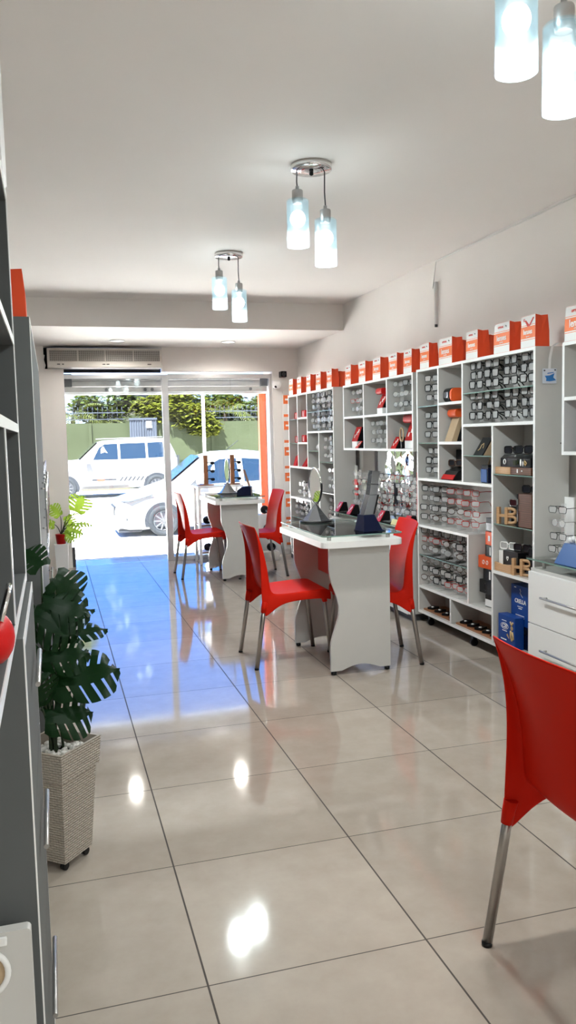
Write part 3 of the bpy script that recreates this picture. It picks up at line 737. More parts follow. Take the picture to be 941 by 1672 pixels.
def wall_unit(label, y0, y1):
    d1 = y0 + (y1 - y0) * 0.33; d2 = y0 + (y1 - y0) * 0.665
    return shelf_unit('wall_shelf', label, y0, y1, 1.245, 1.815, [(d1, 1.255, 1.81), (d2, 1.255, 1.81)],
        [(y0 + 0.018, d1 - TH, 1.53), (d1 + TH, d2 - TH, 1.53), (d2 + TH, y1 - 0.018, 1.53)], [], False, WX, group='six bay wall shelves')
wall_unit('six bay white wall shelf hung above the mirror panels', 5.385, 6.84)
wall_unit('white wall shelf cut by the frame above the drawer cabinet', 2.15, 3.605)

# low drawer cabinets with glass tops
def drawer_cabinet(label, y0, y1, n, x0=2.45):
    u = thing('drawer_cabinet', label, 'cabinet', (x0, y0, 0), 0, 'low drawer cabinets')
    W = y1 - y0; D = WX - 0.005 - x0
    MB().box(0.018, D, 0, W, 0.05, 0.635, 0.002).build('carcass', M['mel'], u)
    MB().box(0.05, D, 0.02, W - 0.02, 0, 0.05).build('plinth', M['darkgrey'], u)
    dw = W / n
    for k in range(n):
        for z0, z1 in ((0.055, 0.333), (0.338, 0.618)):
            d = MB().box(0, 0.018, k * dw + 0.003, (k + 1) * dw - 0.003, z0, z1, 0.0015).build('drawer', M['edge'], u)
            zc = z0 + 0.16; yc = (k + 0.5) * dw; hl = dw * 0.30
            b = MB(); b.tube([(-0.028, yc - hl - 0.02, zc), (-0.028, yc + hl + 0.02, zc)], 0.006, 10)
            for s_ in (-1, 1): b.tube([(-0.028, yc + s_ * hl, zc), (0.002, yc + s_ * hl, zc)], 0.005, 8)
            b.build('handle', M['steel'], d)
    for y in (0.06, W * 0.5, W - 0.06):
        for x in (0.06, D - 0.06): MB().lathe([(0.009, 0.635), (0.009, 0.682)], 12, (x, y, 0)).build('standoff', M['steel'], u)
    MB().box(-0.005, D, -0.004, W + 0.004, 0.682, 0.690, 0.001).build('glass_top', M['glass'], u)
    MB().box(-0.0065, -0.0045, -0.004, W + 0.004, 0.682, 0.690).build('glass_edge', M['gedge'], u)
    return u
drawer_cabinet('low white drawer cabinet with glass top and bar handles behind the red chair back', 2.05, 3.80, 2)
drawer_cabinet('low white drawer cabinet with glass top under the six bay wall shelf', 5.36, 7.06, 2)
for k, (a, c_) in enumerate(((6.32, 6.68), (5.95, 6.30))):
    o = thing('wall_mirror', ('wavy mirror panel on the wall, one closer to the tall glasses shelf' if k else 'wavy mirror panel on the wall, one closer to the grey wall board'), 'mirror', (2.785, (a + c_) / 2, 0.70), 0, 'wavy mirror panels')
    hw = (c_ - a) / 2
    MB().box(-0.004, 0.004, -hw, hw, 0, 0.54).build('mirror_glass', M['wavym'], o)
    MB().box(0.004, 0.012, -hw - 0.006, hw + 0.006, -0.005, 0.545, 0.001).build('backing', M['edge'], o)
tag(MB().box(2.775, 2.797, 6.74, 7.02, 0.0, 1.24, 0.002).build('wall_board', M['mel']), 'plain white board on the wall between mirror panels and far tall shelf', 'board')

# ------------------------------------------------------------------ glasses and stands
def make_glasses(fm, r, shape, lensm='lens', ht=0.019):
    t = thing('eyeglasses', '', 'eyeglasses', (0, 0, -50))
    def rim(cy_):
        if shape == 'oval': return [(0, cy_ + 0.026 * math.cos(a * PI / 10), ht * math.sin(a * PI / 10)) for a in range(20)]
        p = rrect(-0.027, 0.027, -ht, ht, 0.010, 4)
        return [(0, cy_ + y * (1.0 if z > 0 else 0.92), z) for y, z in p]
    b = MB()
    for s_ in (-1, 1): b.tube(rim(s_ * 0.034), r, 6, closed=True)
    b.tube([(0, -0.009, 0.006), (-0.003, 0, 0.010), (0, 0.009, 0.006)], r, 6)
    b.build('frame', fm, t)
    for s_ in (-1, 1):
        b = MB(); b.bm.faces.new([b.bm.verts.new(p) for p in rim(s_ * 0.034)]); b.build('lens', M[lensm], t)
    for s_ in (-1, 1):
        MB().tube([(0, s_ * 0.060, 0.009), (0.006, s_ * 0.067, 0.010), (0.05, s_ * 0.068, 0.010), (0.10, s_ * 0.067, 0.007), (0.125, s_ * 0.064, -0.005), (0.142, s_ * 0.062, -0.024)], r * 1.05, 6).build('temple', fm, t)
    return t
GP = {
    'bold black': make_glasses(M['black'], 0.0034, 'rect', ht=0.021), 'black': make_glasses(M['black'], 0.0024, 'rect', ht=0.018), 'thin black': make_glasses(M['black'], 0.0016, 'rect', ht=0.016),
    'red': make_glasses(M['redf'], 0.0020, 'rect', ht=0.016), 'dark brown': make_glasses(M['brownf'], 0.0022, 'oval', ht=0.018), 'silver': make_glasses(M['silverf'], 0.0015, 'oval', ht=0.018),
    'dark sun': make_glasses(M['black'], 0.0034, 'rect', 'darklens', 0.021),
}
GK = {}
for k_, v_ in list(GP.items()): KIDS[v_.name] = kids(v_)
USED = set()
def glasses(kind, loc, rz, label, group):
    g = dup(GP[kind], loc, rz, label, group); g.scale = (GS, GS, GS)
    return g

def make_stand(n, step, first):
    t = thing('display_stand', '', 'display stand', (0, 0, -50))
    MB().box(-0.035, 0.05, -0.035, 0.035, 0, 0.004, 0.001).build('base', M['acryl'], t)
    b = MB(); top = first + step * (n - 1) + 0.035
    b.box(0.020, 0.024, -0.020, 0.020, 0.004, top)
    b.build('upright', M['acryl'], t)
    for k in range(n):
        z = first + step * k
        b = MB(); b.box(-0.014, 0.020, -0.011, 0.011, z - 0.018, z + 0.004, 0.002); b.build('nose_rest', M['acryl'], t)
    KIDS[t.name] = kids(t)
    return t
STAND = {}
ORD = ['first', 'second', 'third', 'fourth', 'fifth', 'sixth']
def bay(where, x, ys, z, n, step, first, kindf, rowoff=0, tot=None, rz=0.2, jit=0.01):
    key = (n, round(step, 3), round(first, 3))
    if key not in STAND: STAND[key] = make_stand(n, step, first)
    tot = tot or n
    for ci, y in enumerate(ys):
        one = len(ys) == 1
        pos = '' if one else ', %s column from street' % ORD[ci]
        dup(STAND[key], (x, y, z + 0.0015), rz, 'clear acrylic glasses stand%s, %s' % (pos, where), 'acrylic glasses stands')
        for k in range(n):
            kd = kindf(ci, k)
            if kd is None: continue
            row = ORD[tot - 1 - (k + rowoff)]
            dz = first + step * k
            glasses(kd, (x - 0.012 + random.uniform(-0.004, 0.004), y + random.uniform(-jit, jit), z + dz + 0.004), rz + random.uniform(-0.1, 0.15),
                    '%s glasses%s, %s row, %s' % (kd, pos, row, where), 'glasses ' + where)
GX = 2.575
ys4 = (4.55, 4.365, 4.16, 3.975)
bay('upper tier of near top bay', GX, ys4, 1.619, 3, 0.058, 0.045, lambda c, k: 'bold black', rz=0.02)
bay('lower tier of near top bay', GX, ys4, 1.427, 3, 0.060, 0.045, lambda c, k: ('bold black', 'black')[(c + k) % 3 == 2], rz=0.02)
for z, nm in ((1.564, 'topmost glass tier'), (1.308, 'middle glass tier'), (1.060, 'lowest tier')):
    bay('narrow bay of near tall shelf, ' + nm, GX, (5.165,), z, 3, 0.066, 0.055, lambda c, k: ('black', 'bold black', 'black')[k])
def kb1(c, k):
    return [['black', 'black', 'thin black', 'black'], ['dark brown', 'black', 'thin black', 'black'], ['red', 'dark brown', 'red', 'red'], ['red', 'red', 'red', 'red']][c][k]
bay('wide bay with red glasses', GX, (5.23, 5.05, 4.83, 4.625), 0.725, 4, 0.067, 0.055, kb1, rz=0.42)
ks = ['black', 'red', 'dark brown', 'bold black', 'red', 'silver', 'black', 'dark brown', 'silver', 'black', 'bold black', 'dark brown']
bay('square bay below red glasses, upper tier', GX, (5.245, 5.07, 4.89, 4.72), 0.508, 3, 0.062, 0.045, lambda c, k: ks[(c * 3 + 2 - k) % 12], rz=0.35)
bay('square bay below red glasses, lower tier', GX, (5.245, 5.07, 4.89, 4.72), 0.282, 3, 0.066, 0.055, lambda c, k: ks[(c * 3 + 7 - k) % 12], rz=0.35)
# far tall unit
bay('upper tier of far top bay', GX, (7.77, 7.61, 7.43, 7.26), F0 - A0 - 3.26 + 1.619, 3, 0.058, 0.045, lambda c, k: ('silver', 'black')[k != 1])
bay('lower tier of far top bay', GX, (7.77, 7.61, 7.43, 7.26), F0 - A0 - 3.26 + 1.427, 3, 0.060, 0.045, lambda c, k: ('black', 'silver')[k == 1])
bay('highest in far shelf slot', GX, (7.40,), 1.124, 3, 0.078, 0.06, lambda c, k: 'thin black')
bay('midway in far shelf slot', GX, (7.30,), 0.828, 3, 0.078, 0.06, lambda c, k: 'silver')
bay('lowest in far shelf slot', GX, (7.30,), 0.545, 3, 0.078, 0.06, lambda c, k: 'black')
bay('wide bay behind the table mirror', GX, (8.30, 8.12, 7.94), 0.725, 2, 0.08, 0.06, lambda c, k: ('silver', 'black')[(c + k) % 2])
bay('square bay behind the table mirror', GX, (8.42, 8.22, 8.02), 0.508, 3, 0.062, 0.045, lambda c, k: ('silver', 'black')[(c + k) % 2])
# six bay wall unit
bay('wall shelf bay above wall board', 2.60, (6.72, 6.52), 1.5395, 3, 0.072, 0.06, lambda c, k: ('silver', 'red')[c == 0 and k == 1])
bay('wall shelf bay beside tall shelf', 2.60, (5.79, 5.60), 1.5395, 3, 0.078, 0.06, lambda c, k: ('silver', 'black')[c == 1 and k != 1])
bay('bottom middle wall shelf bay', 2.60, (6.26, 6.09), 1.2635, 3, 0.07, 0.06, lambda c, k: ('thin black', 'silver')[(c + k) % 2])
# counter under the wall unit
bay('back rank on glass counter', 2.66, (6.86, 6.50, 6.25, 6.00, 5.76, 5.55), 0.6915, 4, 0.085, 0.08, lambda c, k: ('silver', 'thin black', 'red', 'silver')[(c + k) % 4])
bay('front rank on glass counter', 2.53, (6.42, 6.10, 5.86, 5.62, 5.44), 0.6915, 3, 0.095, 0.10, lambda c, k: ('silver', 'silver', 'thin black')[(c * 2 + k) % 3])
# glass top of the near drawer cabinet
t5 = bay('white stand on near drawer cabinet', 2.55, (3.66,), 0.6915, 4, 0.070, 0.05, lambda c, k: ('thin black', 'thin black', 'silver', 'thin black')[k], rz=0.0)
tag(MB().box(2.605, 2.611, 3.62, 3.70, 0.6915, 1.02, 0.002).build('white_back_plate', M['edge']), 'white upright plate behind the glasses on the near drawer cabinet', 'display plate')
for v in GP.values():
    for c in KIDS[v.name]: bpy.data.objects.remove(c)
    bpy.data.objects.remove(v)
for v in STAND.values():
    for c in KIDS[v.name]: bpy.data.objects.remove(c)
    bpy.data.objects.remove(v)
KIDS.clear()

# ------------------------------------------------------------------ paper bags on the shelves
def paper_bag(label, x, y0, y1, d, h=0.172, z=1.8265, tick=False, rz=0.0, words='lenses', plain=False):
    w_ = abs(y1 - y0)
    t = thing('paper_bag', label, 'bag', (x, (y0 + y1) / 2, z), rz, 'orange paper bags on the shelves')
    hw = w_ / 2
    b = MB(); k = 0.94                       # gusseted bag, a little narrower at the top, open mouth with folded sides
    lo = [(0, -hw, 0), (d / 2, -hw * 0.995, 0), (d, -hw, 0), (d, hw, 0), (d / 2, hw * 0.995, 0), (0, hw, 0)]
    mid = [(0.001, -hw * .99, h * .5), (d / 2, -hw * 0.95, h * .5), (d - 0.001, -hw * .99, h * .5), (d - .001, hw * .99, h * .5), (d / 2, hw * 0.95, h * .5), (0.001, hw * .99, h * .5)]
    hi = [(0.004, -hw * k, h), (d / 2, -hw * 0.80, h * 0.975), (d - 0.008, -hw * k, h * 0.99), (d - .008, hw * k, h * 0.99), (d / 2, hw * 0.80, h * 0.975), (0.004, hw * k, h)]
    R = [[b.bm.verts.new(p) for p in r] for r in (lo, mid, hi)]
    b.bm.faces.new(R[0])
    for i in range(2):
        for j in range(6): b.bm.faces.new([R[i][j], R[i][(j + 1) % 6], R[i + 1][(j + 1) % 6], R[i + 1][j]])
    b.build('body', M['bagred'], t)
    if plain: return t
    def strip(nm, m, z0, z1, off, wk=1.0):
        f = lambda z: hw * (1 + (k - 1) * max(0, (z / h - 0.5) * 1.8 + 0.1)) * wk
        g = lambda z: 0.001 * min(1, 2 * z / h) + 0.003 * max(0, 2 * z / h - 1) - off
        zz = [z0, (z0 + z1) / 2, z1]
        if z0 < h / 2 < z1: zz[1] = h / 2
        b = MB(); b.grid([[(g(q), -f(q), q) for q in zz], [(g(q), f(q), q) for q in zz]], smooth=False); b.build(nm, m, t)
    strip('front_panel', M['paper'], 0.001, h - 0.001, 0.0008)
    strip('band', M['bagorange'], h * 0.29, h * 0.66, 0.0014)
    strip('stripe', M['bagorange'], h * 0.235, h * 0.252, 0.0014); strip('stripe', M['bagorange'], h * 0.695, h * 0.712, 0.0014)
    lettering(words, w_ * 0.27, FACE_MX, (-0.0018, 0, h * 0.49), M['ink'], t, bold=0.0009, xs=0.92)
    if tick:
        b = MB(); b.prism([(0.030, h * 0.86), (0.020, h * 0.86), (-0.004, h * 0.74), (-0.012, h * 0.70), (-0.050, h * 0.92), (-0.056, h * 0.90), (-0.014, h * 0.66), (0.004, h * 0.66)], 'x', -0.0012, 0.0014); b.build('tick_mark', M['redink'], t)
        lettering('K', w_ * 0.16, FACE_MX, (-0.0012, 0.034, h * 0.86), M['redink'], t, bold=0.0006)
    else:
        lettering('OPTICAL', w_ * 0.085, FACE_MX, (-0.0010, 0.01, h * 0.845), M['redink'], t, bold=0.0008)
        b = MB(); b.cbox((0.0, -w_ * 0.27, h * 0.86), (0.002, w_ * 0.07, w_ * 0.035), Matrix.Rotation(0.4, 3, 'X')); b.build('emblem', M['darkgrey'], t)
    lettering('eyewear', w_ * 0.07, FACE_MX, (-0.0018, 0, h * 0.35), M['ink'], t)
    return t
def orange_bag_behind(label, x, y, d, h):
    return paper_bag(label, x, y - 0.06, y + 0.06, d, h, plain=True)
BX = 2.528
paper_bag('paper bag with large red tick mark over the black framed glasses', BX, 4.00, 3.86, 0.088, tick=True)
near_lab = ['wide paper bag over the middle of the big glasses bay', 'paper bag over the divider of the big glasses bay', 'wide paper bag over the bay with black and orange case', 'paper bag over the narrow bay at the far end of near tall shelf']
for lb, (a, c_, d) in zip(near_lab, ((4.285, 4.115, 0.085), (4.62, 4.475, 0.085), (4.99, 4.805, 0.085), (5.28, 5.14, 0.075))): paper_bag(lb, BX, a, c_, d)
orange_bag_behind('plain orange paper bag standing behind bag over the glasses bay divider', BX + 0.095, 4.555, 0.06, 0.145)
orange_bag_behind('plain orange paper bag behind bag over the black and orange case', BX + 0.095, 4.90, 0.085, 0.155)
wl = ['first', 'second', 'third', 'fourth', 'fifth']
for i, (a, c_, d) in enumerate(((5.56, 5.42, 0.075), (5.83, 5.68, 0.075), (6.16, 6.00, 0.08), (6.47, 6.32, 0.08), (6.80, 6.66, 0.08))):
    paper_bag('orange printed paper bag on six bay wall shelf, %s from the tall glasses shelf' % wl[i], BX, a, c_, d, z=1.8165)
for i, (a, c_, d) in enumerate(((7.30, 7.16, 0.075), (7.63, 7.48, 0.07), (7.94, 7.80, 0.07), (8.27, 8.12, 0.07), (8.56, 8.42, 0.07))):
    paper_bag('orange printed paper bag on far tall shelf, %s from the wall shelf' % wl[i], BX, a, c_, d)
orange_bag_behind('plain orange paper bag behind the first bag of far tall shelf', BX + 0.085, 7.24, 0.08, 0.15)
paper_bag('paper bag on the wall shelf cut by the picture edge', BX, 3.60, 3.40, 0.09, z=1.8165)

# ------------------------------------------------------------------ things on the tall near shelf
def simple(name, label, cat, loc, parts, rz=0.0, group=None):
    t = thing(name, label, cat, loc, rz, group)
    for nm, mb, m in parts: mb.build(nm, m, t)
    return t
def eyewear_on(kind_m, loc, rz, label, lensm='darklens', sc=1.0):
    t = thing('sunglasses', label, 'sunglasses', loc, rz, 'sunglasses on display')
    b = MB(); r = 0.0036
    for s_ in (-1, 1):
        b.tube([(0, s_ * 0.034 + y, z) for y, z in rrect(-0.028, 0.028, -0.020, 0.020, 0.012, 4)], r, 6, closed=True)
    b.tube([(0, -0.008, 0.008), (-0.003, 0, 0.011), (0, 0.008, 0.008)], r, 6); b.build('frame', kind_m, t)
    for s_ in (-1, 1):
        q = MB(); q.bm.faces.new([q.bm.verts.new((0.0005, s_ * 0.034 + y, z)) for y, z in rrect(-0.028, 0.028, -0.020, 0.020, 0.012, 4)]); q.build('lens', M[lensm], t)
        MB().tube([(0, s_ * 0.062, 0.010), (0.05, s_ * 0.067, 0.010), (0.10, s_ * 0.066, 0.004), (0.13, s_ * 0.064, -0.016)], r, 6).build('temple', kind_m, t)
    return t
# second column: black case with orange back, slanted tan holder, black display with red stripe
simple('glasses_case', 'rounded black case with orange end in upper narrow bay', 'case', (2.60, 4.92, 1.5775), [
    ('body', MB().prism(rrect(-0.05, 0.05, 0, 0.095, 0.032), 'y', -0.03, 0.055, 0.006), M['black']), ('end_cap', MB().prism(rrect(-0.048, 0.048, 0.002, 0.093, 0.03), 'y', -0.056, -0.031, 0.006), M['orange']),
    ('window', MB().box(-0.053, -0.048, -0.02, 0.045, 0.03, 0.068, 0.002), M['silver'])])
simple('display_holder', 'slanted tan display holder with orange cap in the bay below the case', 'display holder', (2.60, 4.895, 1.3165), [
    ('panel', MB().prism([(-0.06, 0), (-0.02, 0), (0.035, 0.16), (0.0, 0.16)], 'y', -0.055, 0.045, 0.003), M['tan']), ('frame', MB().prism([(-0.02, 0), (0.03, 0), (0.06, 0.17), (0.036, 0.17)], 'y', -0.06, 0.05, 0.003), M['blackm']),
    ('cap', MB().prism(rrect(-0.035, 0.06, 0.16, 0.215, 0.022), 'y', -0.06, 0.05, 0.006), M['orange'])])
simple('display_stand', 'black stepped display with red stripe in lowest narrow bay', 'display', (2.59, 4.895, 1.0595), [
    ('base', MB().prism([(-0.06, 0), (0.07, 0), (0.07, 0.09), (-0.02, 0.06)], 'y', -0.09, 0.08, 0.004), M['black']), ('stripe', MB().prism([(-0.0615, 0.006), (-0.0585, 0.006), (-0.0385, 0.036), (-0.0415, 0.036)], 'y', -0.088, 0.078), M['redgloss']),
    ('back_plate', MB().box(0.05, 0.066, -0.08, 0.07, 0.09, 0.20, 0.003), M['blackm'])])
eyewear_on(M['brownf'], (2.60, 4.90, 1.172), 0.3, 'brown sunglasses on the black stepped display')
# third column
simple('logo_card', 'tilted black card with pale emblem on glass shelf of square bay', 'card', (2.59, 4.50, 1.2295), [
    ('panel', MB().prism([(-0.05, 0), (-0.04, 0), (0.03, 0.11), (0.02, 0.11)], 'y', -0.055, 0.055, 0.001), M['blackm']), ('strut', MB().prism([(-0.04, 0), (0.05, 0), (0.03, 0.108)], 'y', -0.06, -0.05), M['tan']),
    ('emblem', MB().tube([(-0.032, 0.025, 0.030), (-0.026, 0.012, 0.040), (-0.010, 0.016, 0.062), (-0.004, 0.0, 0.074), (-0.012, -0.012, 0.058), (-0.022, -0.018, 0.044)], 0.003, 6), M['gold'])])
simple('small_box', 'small blue and black box with tan loop at the bottom of square bay', 'box', (2.59, 4.435, 1.0595), [
    ('body', MB().box(-0.04, 0.05, -0.045, 0.04, 0, 0.095, 0.006), M['navy']), ('front_panel', MB().box(-0.0425, -0.040, -0.03, 0.038, 0.006, 0.085, 0.001), M['blueb']),
    ('lid', MB().box(-0.038, 0.048, -0.043, 0.038, 0.095, 0.112, 0.005), M['black']), ('loop', MB().tube([(0, -0.03, 0.11), (-0.005, -0.02, 0.145), (0, 0.0, 0.158), (0.005, 0.012, 0.14), (0, 0.018, 0.112)], 0.005, 8), M['tan'])])
# fourth column
def hb_sign(label, loc, s_=1.0, rz=0.0):
    t = thing('wooden_sign', label, 'sign', loc, rz, 'wooden emblem signs')
    b = MB(); q = 0.012 * s_
    H = 0.105 * s_
    def bar(y0, y1, z0, z1): b.box(-q, q, -y1, -y0, z0, z1, 0.003)
    bar(-0.070 * s_, -0.050 * s_, 0.0, H); bar(-0.012 * s_, 0.008 * s_, 0, H); bar(-0.050 * s_, -0.012 * s_, H * 0.42, H * 0.58)
    for z0, z1, r in ((H * 0.5, H, 0.052 * s_), (0.0, H * 0.54, 0.058 * s_)):
        zc = (z0 + z1) / 2; hh = (z1 - z0) / 2 - 0.009 * s_
        pts = [(0, -0.008 * s_, zc + hh)] + [(0, -(0.008 * s_ + r * 0.42 + r * 0.55 * math.sin(a * PI / 8)), zc + hh * math.cos(a * PI / 8)) for a in range(9)] + [(0, -0.008 * s_, zc - hh)]
        b.tube(pts, 0.010 * s_, 8)
    b.build('letters', M['wood'], t)
    return t
simple('wooden_tray', 'wooden tray with dark drawer holding the black sunglasses box', 'tray', (2.585, 4.10, 1.1245), [
    ('front', MB().box(-0.05, 0.10, 0.02, 0.19, 0, 0.042, 0.003), M['wood']), ('drawer', MB().box(-0.048, 0.10, -0.19, 0.019, 0, 0.042, 0.002), M['walnut']), ('badge', MB().box(-0.0495, -0.047, -0.06, -0.05, 0.012, 0.034), M['ink']), ('badge', MB().box(-0.0495, -0.047, -0.105, -0.095, 0.02, 0.028), M['ink'])])
hbx = simple('sunglasses_box', 'long black sunglasses box with white emblem and coloured prints on wooden tray', 'box', (2.60, 4.10, 1.1675), [
    ('body', MB().prism([(-0.055, 0), (0.07, 0), (0.07, 0.075), (-0.03, 0.07), (-0.055, 0.05)], 'y', -0.175, 0.14, 0.004), M['black']),
    ('print', MB().box(-0.0575, -0.0545, -0.03, 0.0, 0.012, 0.040).sphere((-0.055, -0.045, 0.03), 0.012, 1, (0.2, 1, 1.4)), M['treeleaf']),
    ('print', MB().sphere((-0.055, -0.075, 0.028), 0.014, 2, (0.2, 0.6, 1.5)).sphere((-0.055, -0.098, 0.022), 0.010, 2, (0.2, 0.5, 1.6)), M['ink']),
    ('print', MB().tube([(-0.056, -0.12, 0.04), (-0.056, -0.135, 0.025), (-0.056, -0.125, 0.012), (-0.056, -0.115, 0.022)], 0.004, 6, closed=True), M['gold'])])
b = MB(); b.tube([(-0.057, 0.09 + 0.012 * math.cos(a * PI / 6), 0.030 + 0.014 * math.sin(a * PI / 6)) for a in range(12)], 0.0030, 6, closed=True); b.build('emblem', M['ink'], hbx)
for k, y in enumerate((4.17, 4.06, 3.96)):
    eyewear_on(M['black'], (2.585, y, 1.266 + 0.002 * k), 0.3, 'dark sunglasses lying on the black box, %s from the divider' % ORD[k])
wb = simple('wooden_block', 'tall walnut display block beside the wooden letter sign', 'block', (2.56, 3.975, 0.8285), [
    ('body', MB().box(-0.02, 0.12, -0.07, 0.065, 0, 0.19, 0.003), M['walnut']), ('side_plate', MB().box(-0.022, 0.12, 0.066, 0.078, 0, 0.188, 0.002), M['blackm']), ('clip', MB().box(-0.026, -0.02, 0.058, 0.070, 0.03, 0.09), M['silver']), ('clip', MB().box(-0.026, -0.02, 0.058, 0.070, 0.125, 0.16), M['silver'])])
eyewear_on(M['black'], (2.585, 3.98, 1.0445), 0.3, 'dark sunglasses resting on the tall walnut block')
hb_sign('light wooden H and B letter sign beside the walnut block', (2.56, 4.19, 0.8285), 0.95, 0.45)
simple('display_riser', 'black display riser behind the light wooden letter sign', 'riser', (2.64, 4.14, 0.8285), [('body', MB().box(-0.03, 0.05, -0.05, 0.09, 0, 0.10, 0.004), M['black']), ('front_panel', MB().box(-0.032, -0.030, -0.045, 0.055, 0.01, 0.09), M['darkgrey'])])
eyewear_on(M['silverf'], (2.615, 4.165, 0.953), 0.3, 'silver rimmed sunglasses on the black riser behind the letter sign')
simple('wooden_tray', 'light wooden tray holding the black case on the white shelf', 'tray', (2.565, 4.165, 0.5445), [
    ('side', MB().prism([(0.125, 0), (0.125, 0.052), (0.04, 0.042), (-0.065, 0.055), (-0.065, 0)], 'x', -0.035, -0.022, 0.002), M['wood']), ('tray_bottom', MB().box(-0.022, 0.13, -0.10, 0.13, 0, 0.012), M['wood']), ('end', MB().box(-0.022, 0.13, 0.118, 0.13, 0.012, 0.05), M['wood'])])
bc = simple('sunglasses_case', 'black case with white panel and heart emblem in the wooden tray', 'case', (2.60, 4.16, 0.557), [
    ('body', MB().box(-0.05, 0.07, -0.10, 0.06, 0, 0.115, 0.005), M['black']), ('side_panel', MB().box(-0.05, 0.07, 0.061, 0.108, 0.0, 0.11, 0.004), M['edge'])])
b = MB(); b.tube([(-0.051, 0.008 + y * 0.011, 0.07 + z * 0.012) for y, z in ((0, -1), (-0.9, 0.2), (-0.6, 0.9), (0, 0.5), (0.6, 0.9), (0.9, 0.2))], 0.0026, 6, closed=True); b.build('emblem', M['ink'], bc)
eyewear_on(M['ink'], (2.575, 4.20, 0.697), 0.3, 'white framed sunglasses on top of the black case', 'lens')
eyewear_on(M['black'], (2.60, 4.09, 0.697), 0.3, 'black framed sunglasses on top of the black case')
simple('display_riser', 'low black riser with sunglasses behind the wooden letter sign on white shelf', 'riser', (2.61, 3.94, 0.5445), [('body', MB().box(-0.04, 0.08, -0.07, 0.07, 0, 0.12, 0.004), M['black']), ('ledge', MB().box(-0.046, -0.04, -0.06, 0.06, 0.02, 0.03), M['darkgrey'])])
eyewear_on(M['black'], (2.60, 3.94, 0.687), 0.3, 'black sunglasses on the low riser behind the letter sign')
hb_sign('light wooden letter sign on white shelf above the blue boxes', (2.555, 4.02, 0.5445), 0.95, 0.4)
def blue_box(label, loc, dy, h, words, lower, rz=0.0):
    t = thing('blue_box', label, 'box', loc, rz, 'blue packaging boxes')
    MB().box(0, 0.06 if lower else 0.11, -dy / 2, dy / 2, 0, h, 0.002).build('body', M['blue'], t)
    lettering(words, 0.034 if not lower else 0.032, FACE_MX, (-0.0012, 0.02 if lower else -0.01, h * (0.66 if lower else 0.60)), M['ink'], t, bold=0.0008)
    b = MB()
    if lower:
        b.tube([(-0.001, 0.02 + 0.040 * math.cos(a * PI / 10), h * 0.66 + 0.018 * math.sin(a * PI / 10)) for a in range(20)], 0.0014, 5, closed=True)
        b.box(-0.0014, 0, 0.0, 0.05, h * 0.82, h * 0.835); b.box(-0.0014, 0, -0.005, 0.045, h * 0.50, h * 0.52)
        b.box(-0.0014, 0, 0.0, 0.06, h * 0.22, h * 0.25); b.build('print', M['ink'], t)
        g = MB(); g.tube([(-0.001, -0.045, h * 0.86), (-0.001, -0.058, h * 0.74), (-0.001, -0.072, h * 0.86)], 0.006, 6)
        g.sphere((-0.001, -0.058, h * 0.66), 0.014, 2, (0.15, 1, 1)); g.tube([(-0.001, -0.05, h * 0.58), (-0.001, -0.048, h * 0.40), (-0.001, -0.062, h * 0.28), (-0.001, -0.076, h * 0.34), (-0.001, -0.066, h * 0.56)], 0.007, 6)
        g.prism([(0.0, h * 0.40), (-0.03, h * 0.30), (-0.012, h * 0.45)], 'x', -0.0016, 0); g.build('print_gold', M['gold'], t)
    else:
        b.box(-0.0014, 0, -0.035, 0.02, h * 0.46, h * 0.475); b.box(-0.0014, 0, -0.025, 0.01, h * 0.41, h * 0.43)
        b.box(-0.0014, 0, -0.05, 0.04, h * 0.24, h * 0.255); b.box(-0.0014, 0, -0.05, 0.035, h * 0.185, h * 0.21)
        b.tube([(-0.001, -0.005, h * 0.92), (-0.001, -0.015, h * 0.86), (-0.001, -0.005, h * 0.82), (-0.001, -0.035, h * 0.72)], 0.0012, 5)
        b.box(-0.0014, 0, 0.035, 0.055, h * 0.93, h * 0.945); b.build('print', M['ink'], t)
    return t
blue_box('blue box with gold figure standing on the shelf bottom', (2.535, 4.155, 0.0985), 0.18, 0.19, 'C20', True, 0.0)
blue_box('blue box with white lettering stacked behind the box with gold figure', (2.60, 4.12, 0.2345), 0.18, 0.235, 'CRELLA', False, 0.0)
simple('support_box', 'dark navy box lying beneath the lettered blue box', 'box', (2.60, 4.12, 0.0985), [('body', MB().box(0, 0.11, -0.09, 0.09, 0, 0.135, 0.003), M['navy']), ('flap', MB().box(-0.002, 0.0, -0.08, 0.075, 0.09, 0.12), M['black'])])
# stack of cases in the tall slot
def case_box(label, z, h, y, dy, m, x=2.575, dx=0.11, printm='ink', kind='box'):
    t = thing('product_box', label, 'box', (x, y, z), random.uniform(-0.06, 0.06), 'boxes stacked in the slot')
    MB().box(0, dx, -dy / 2, dy / 2, 0, h, 0.005).build('body', m, t)
    b = MB()
    if kind == 'box': b.box(-0.0014, 0.0, -0.012, 0.012, h * 0.3, h * 0.7)
    if kind == 'two':
        for y_ in (0.022, -0.018): b.tube([(-0.001, y_ + 0.010 * math.cos(a * PI / 5), h * 0.5 + 0.012 * math.sin(a * PI / 5)) for a in range(10)], 0.0022, 5, closed=True)
    if kind == 'ring': b.tube([(-0.001, 0.016 * math.cos(a * PI / 6), h * 0.5 + 0.024 * math.sin(a * PI / 6)) for a in range(12)], 0.0014, 5, closed=True)
    if kind == 'side': b.box(-0.0014, 0, -dy * 0.25, -dy * 0.12, h * 0.15, h * 0.85)
    if kind == 'lower': b.box(-0.0014, 0, -dy * 0.48, dy * 0.48, h * 0.08, h * 0.62)
    b.build('print', M[printm], t)
    return t
zs = 0.2815
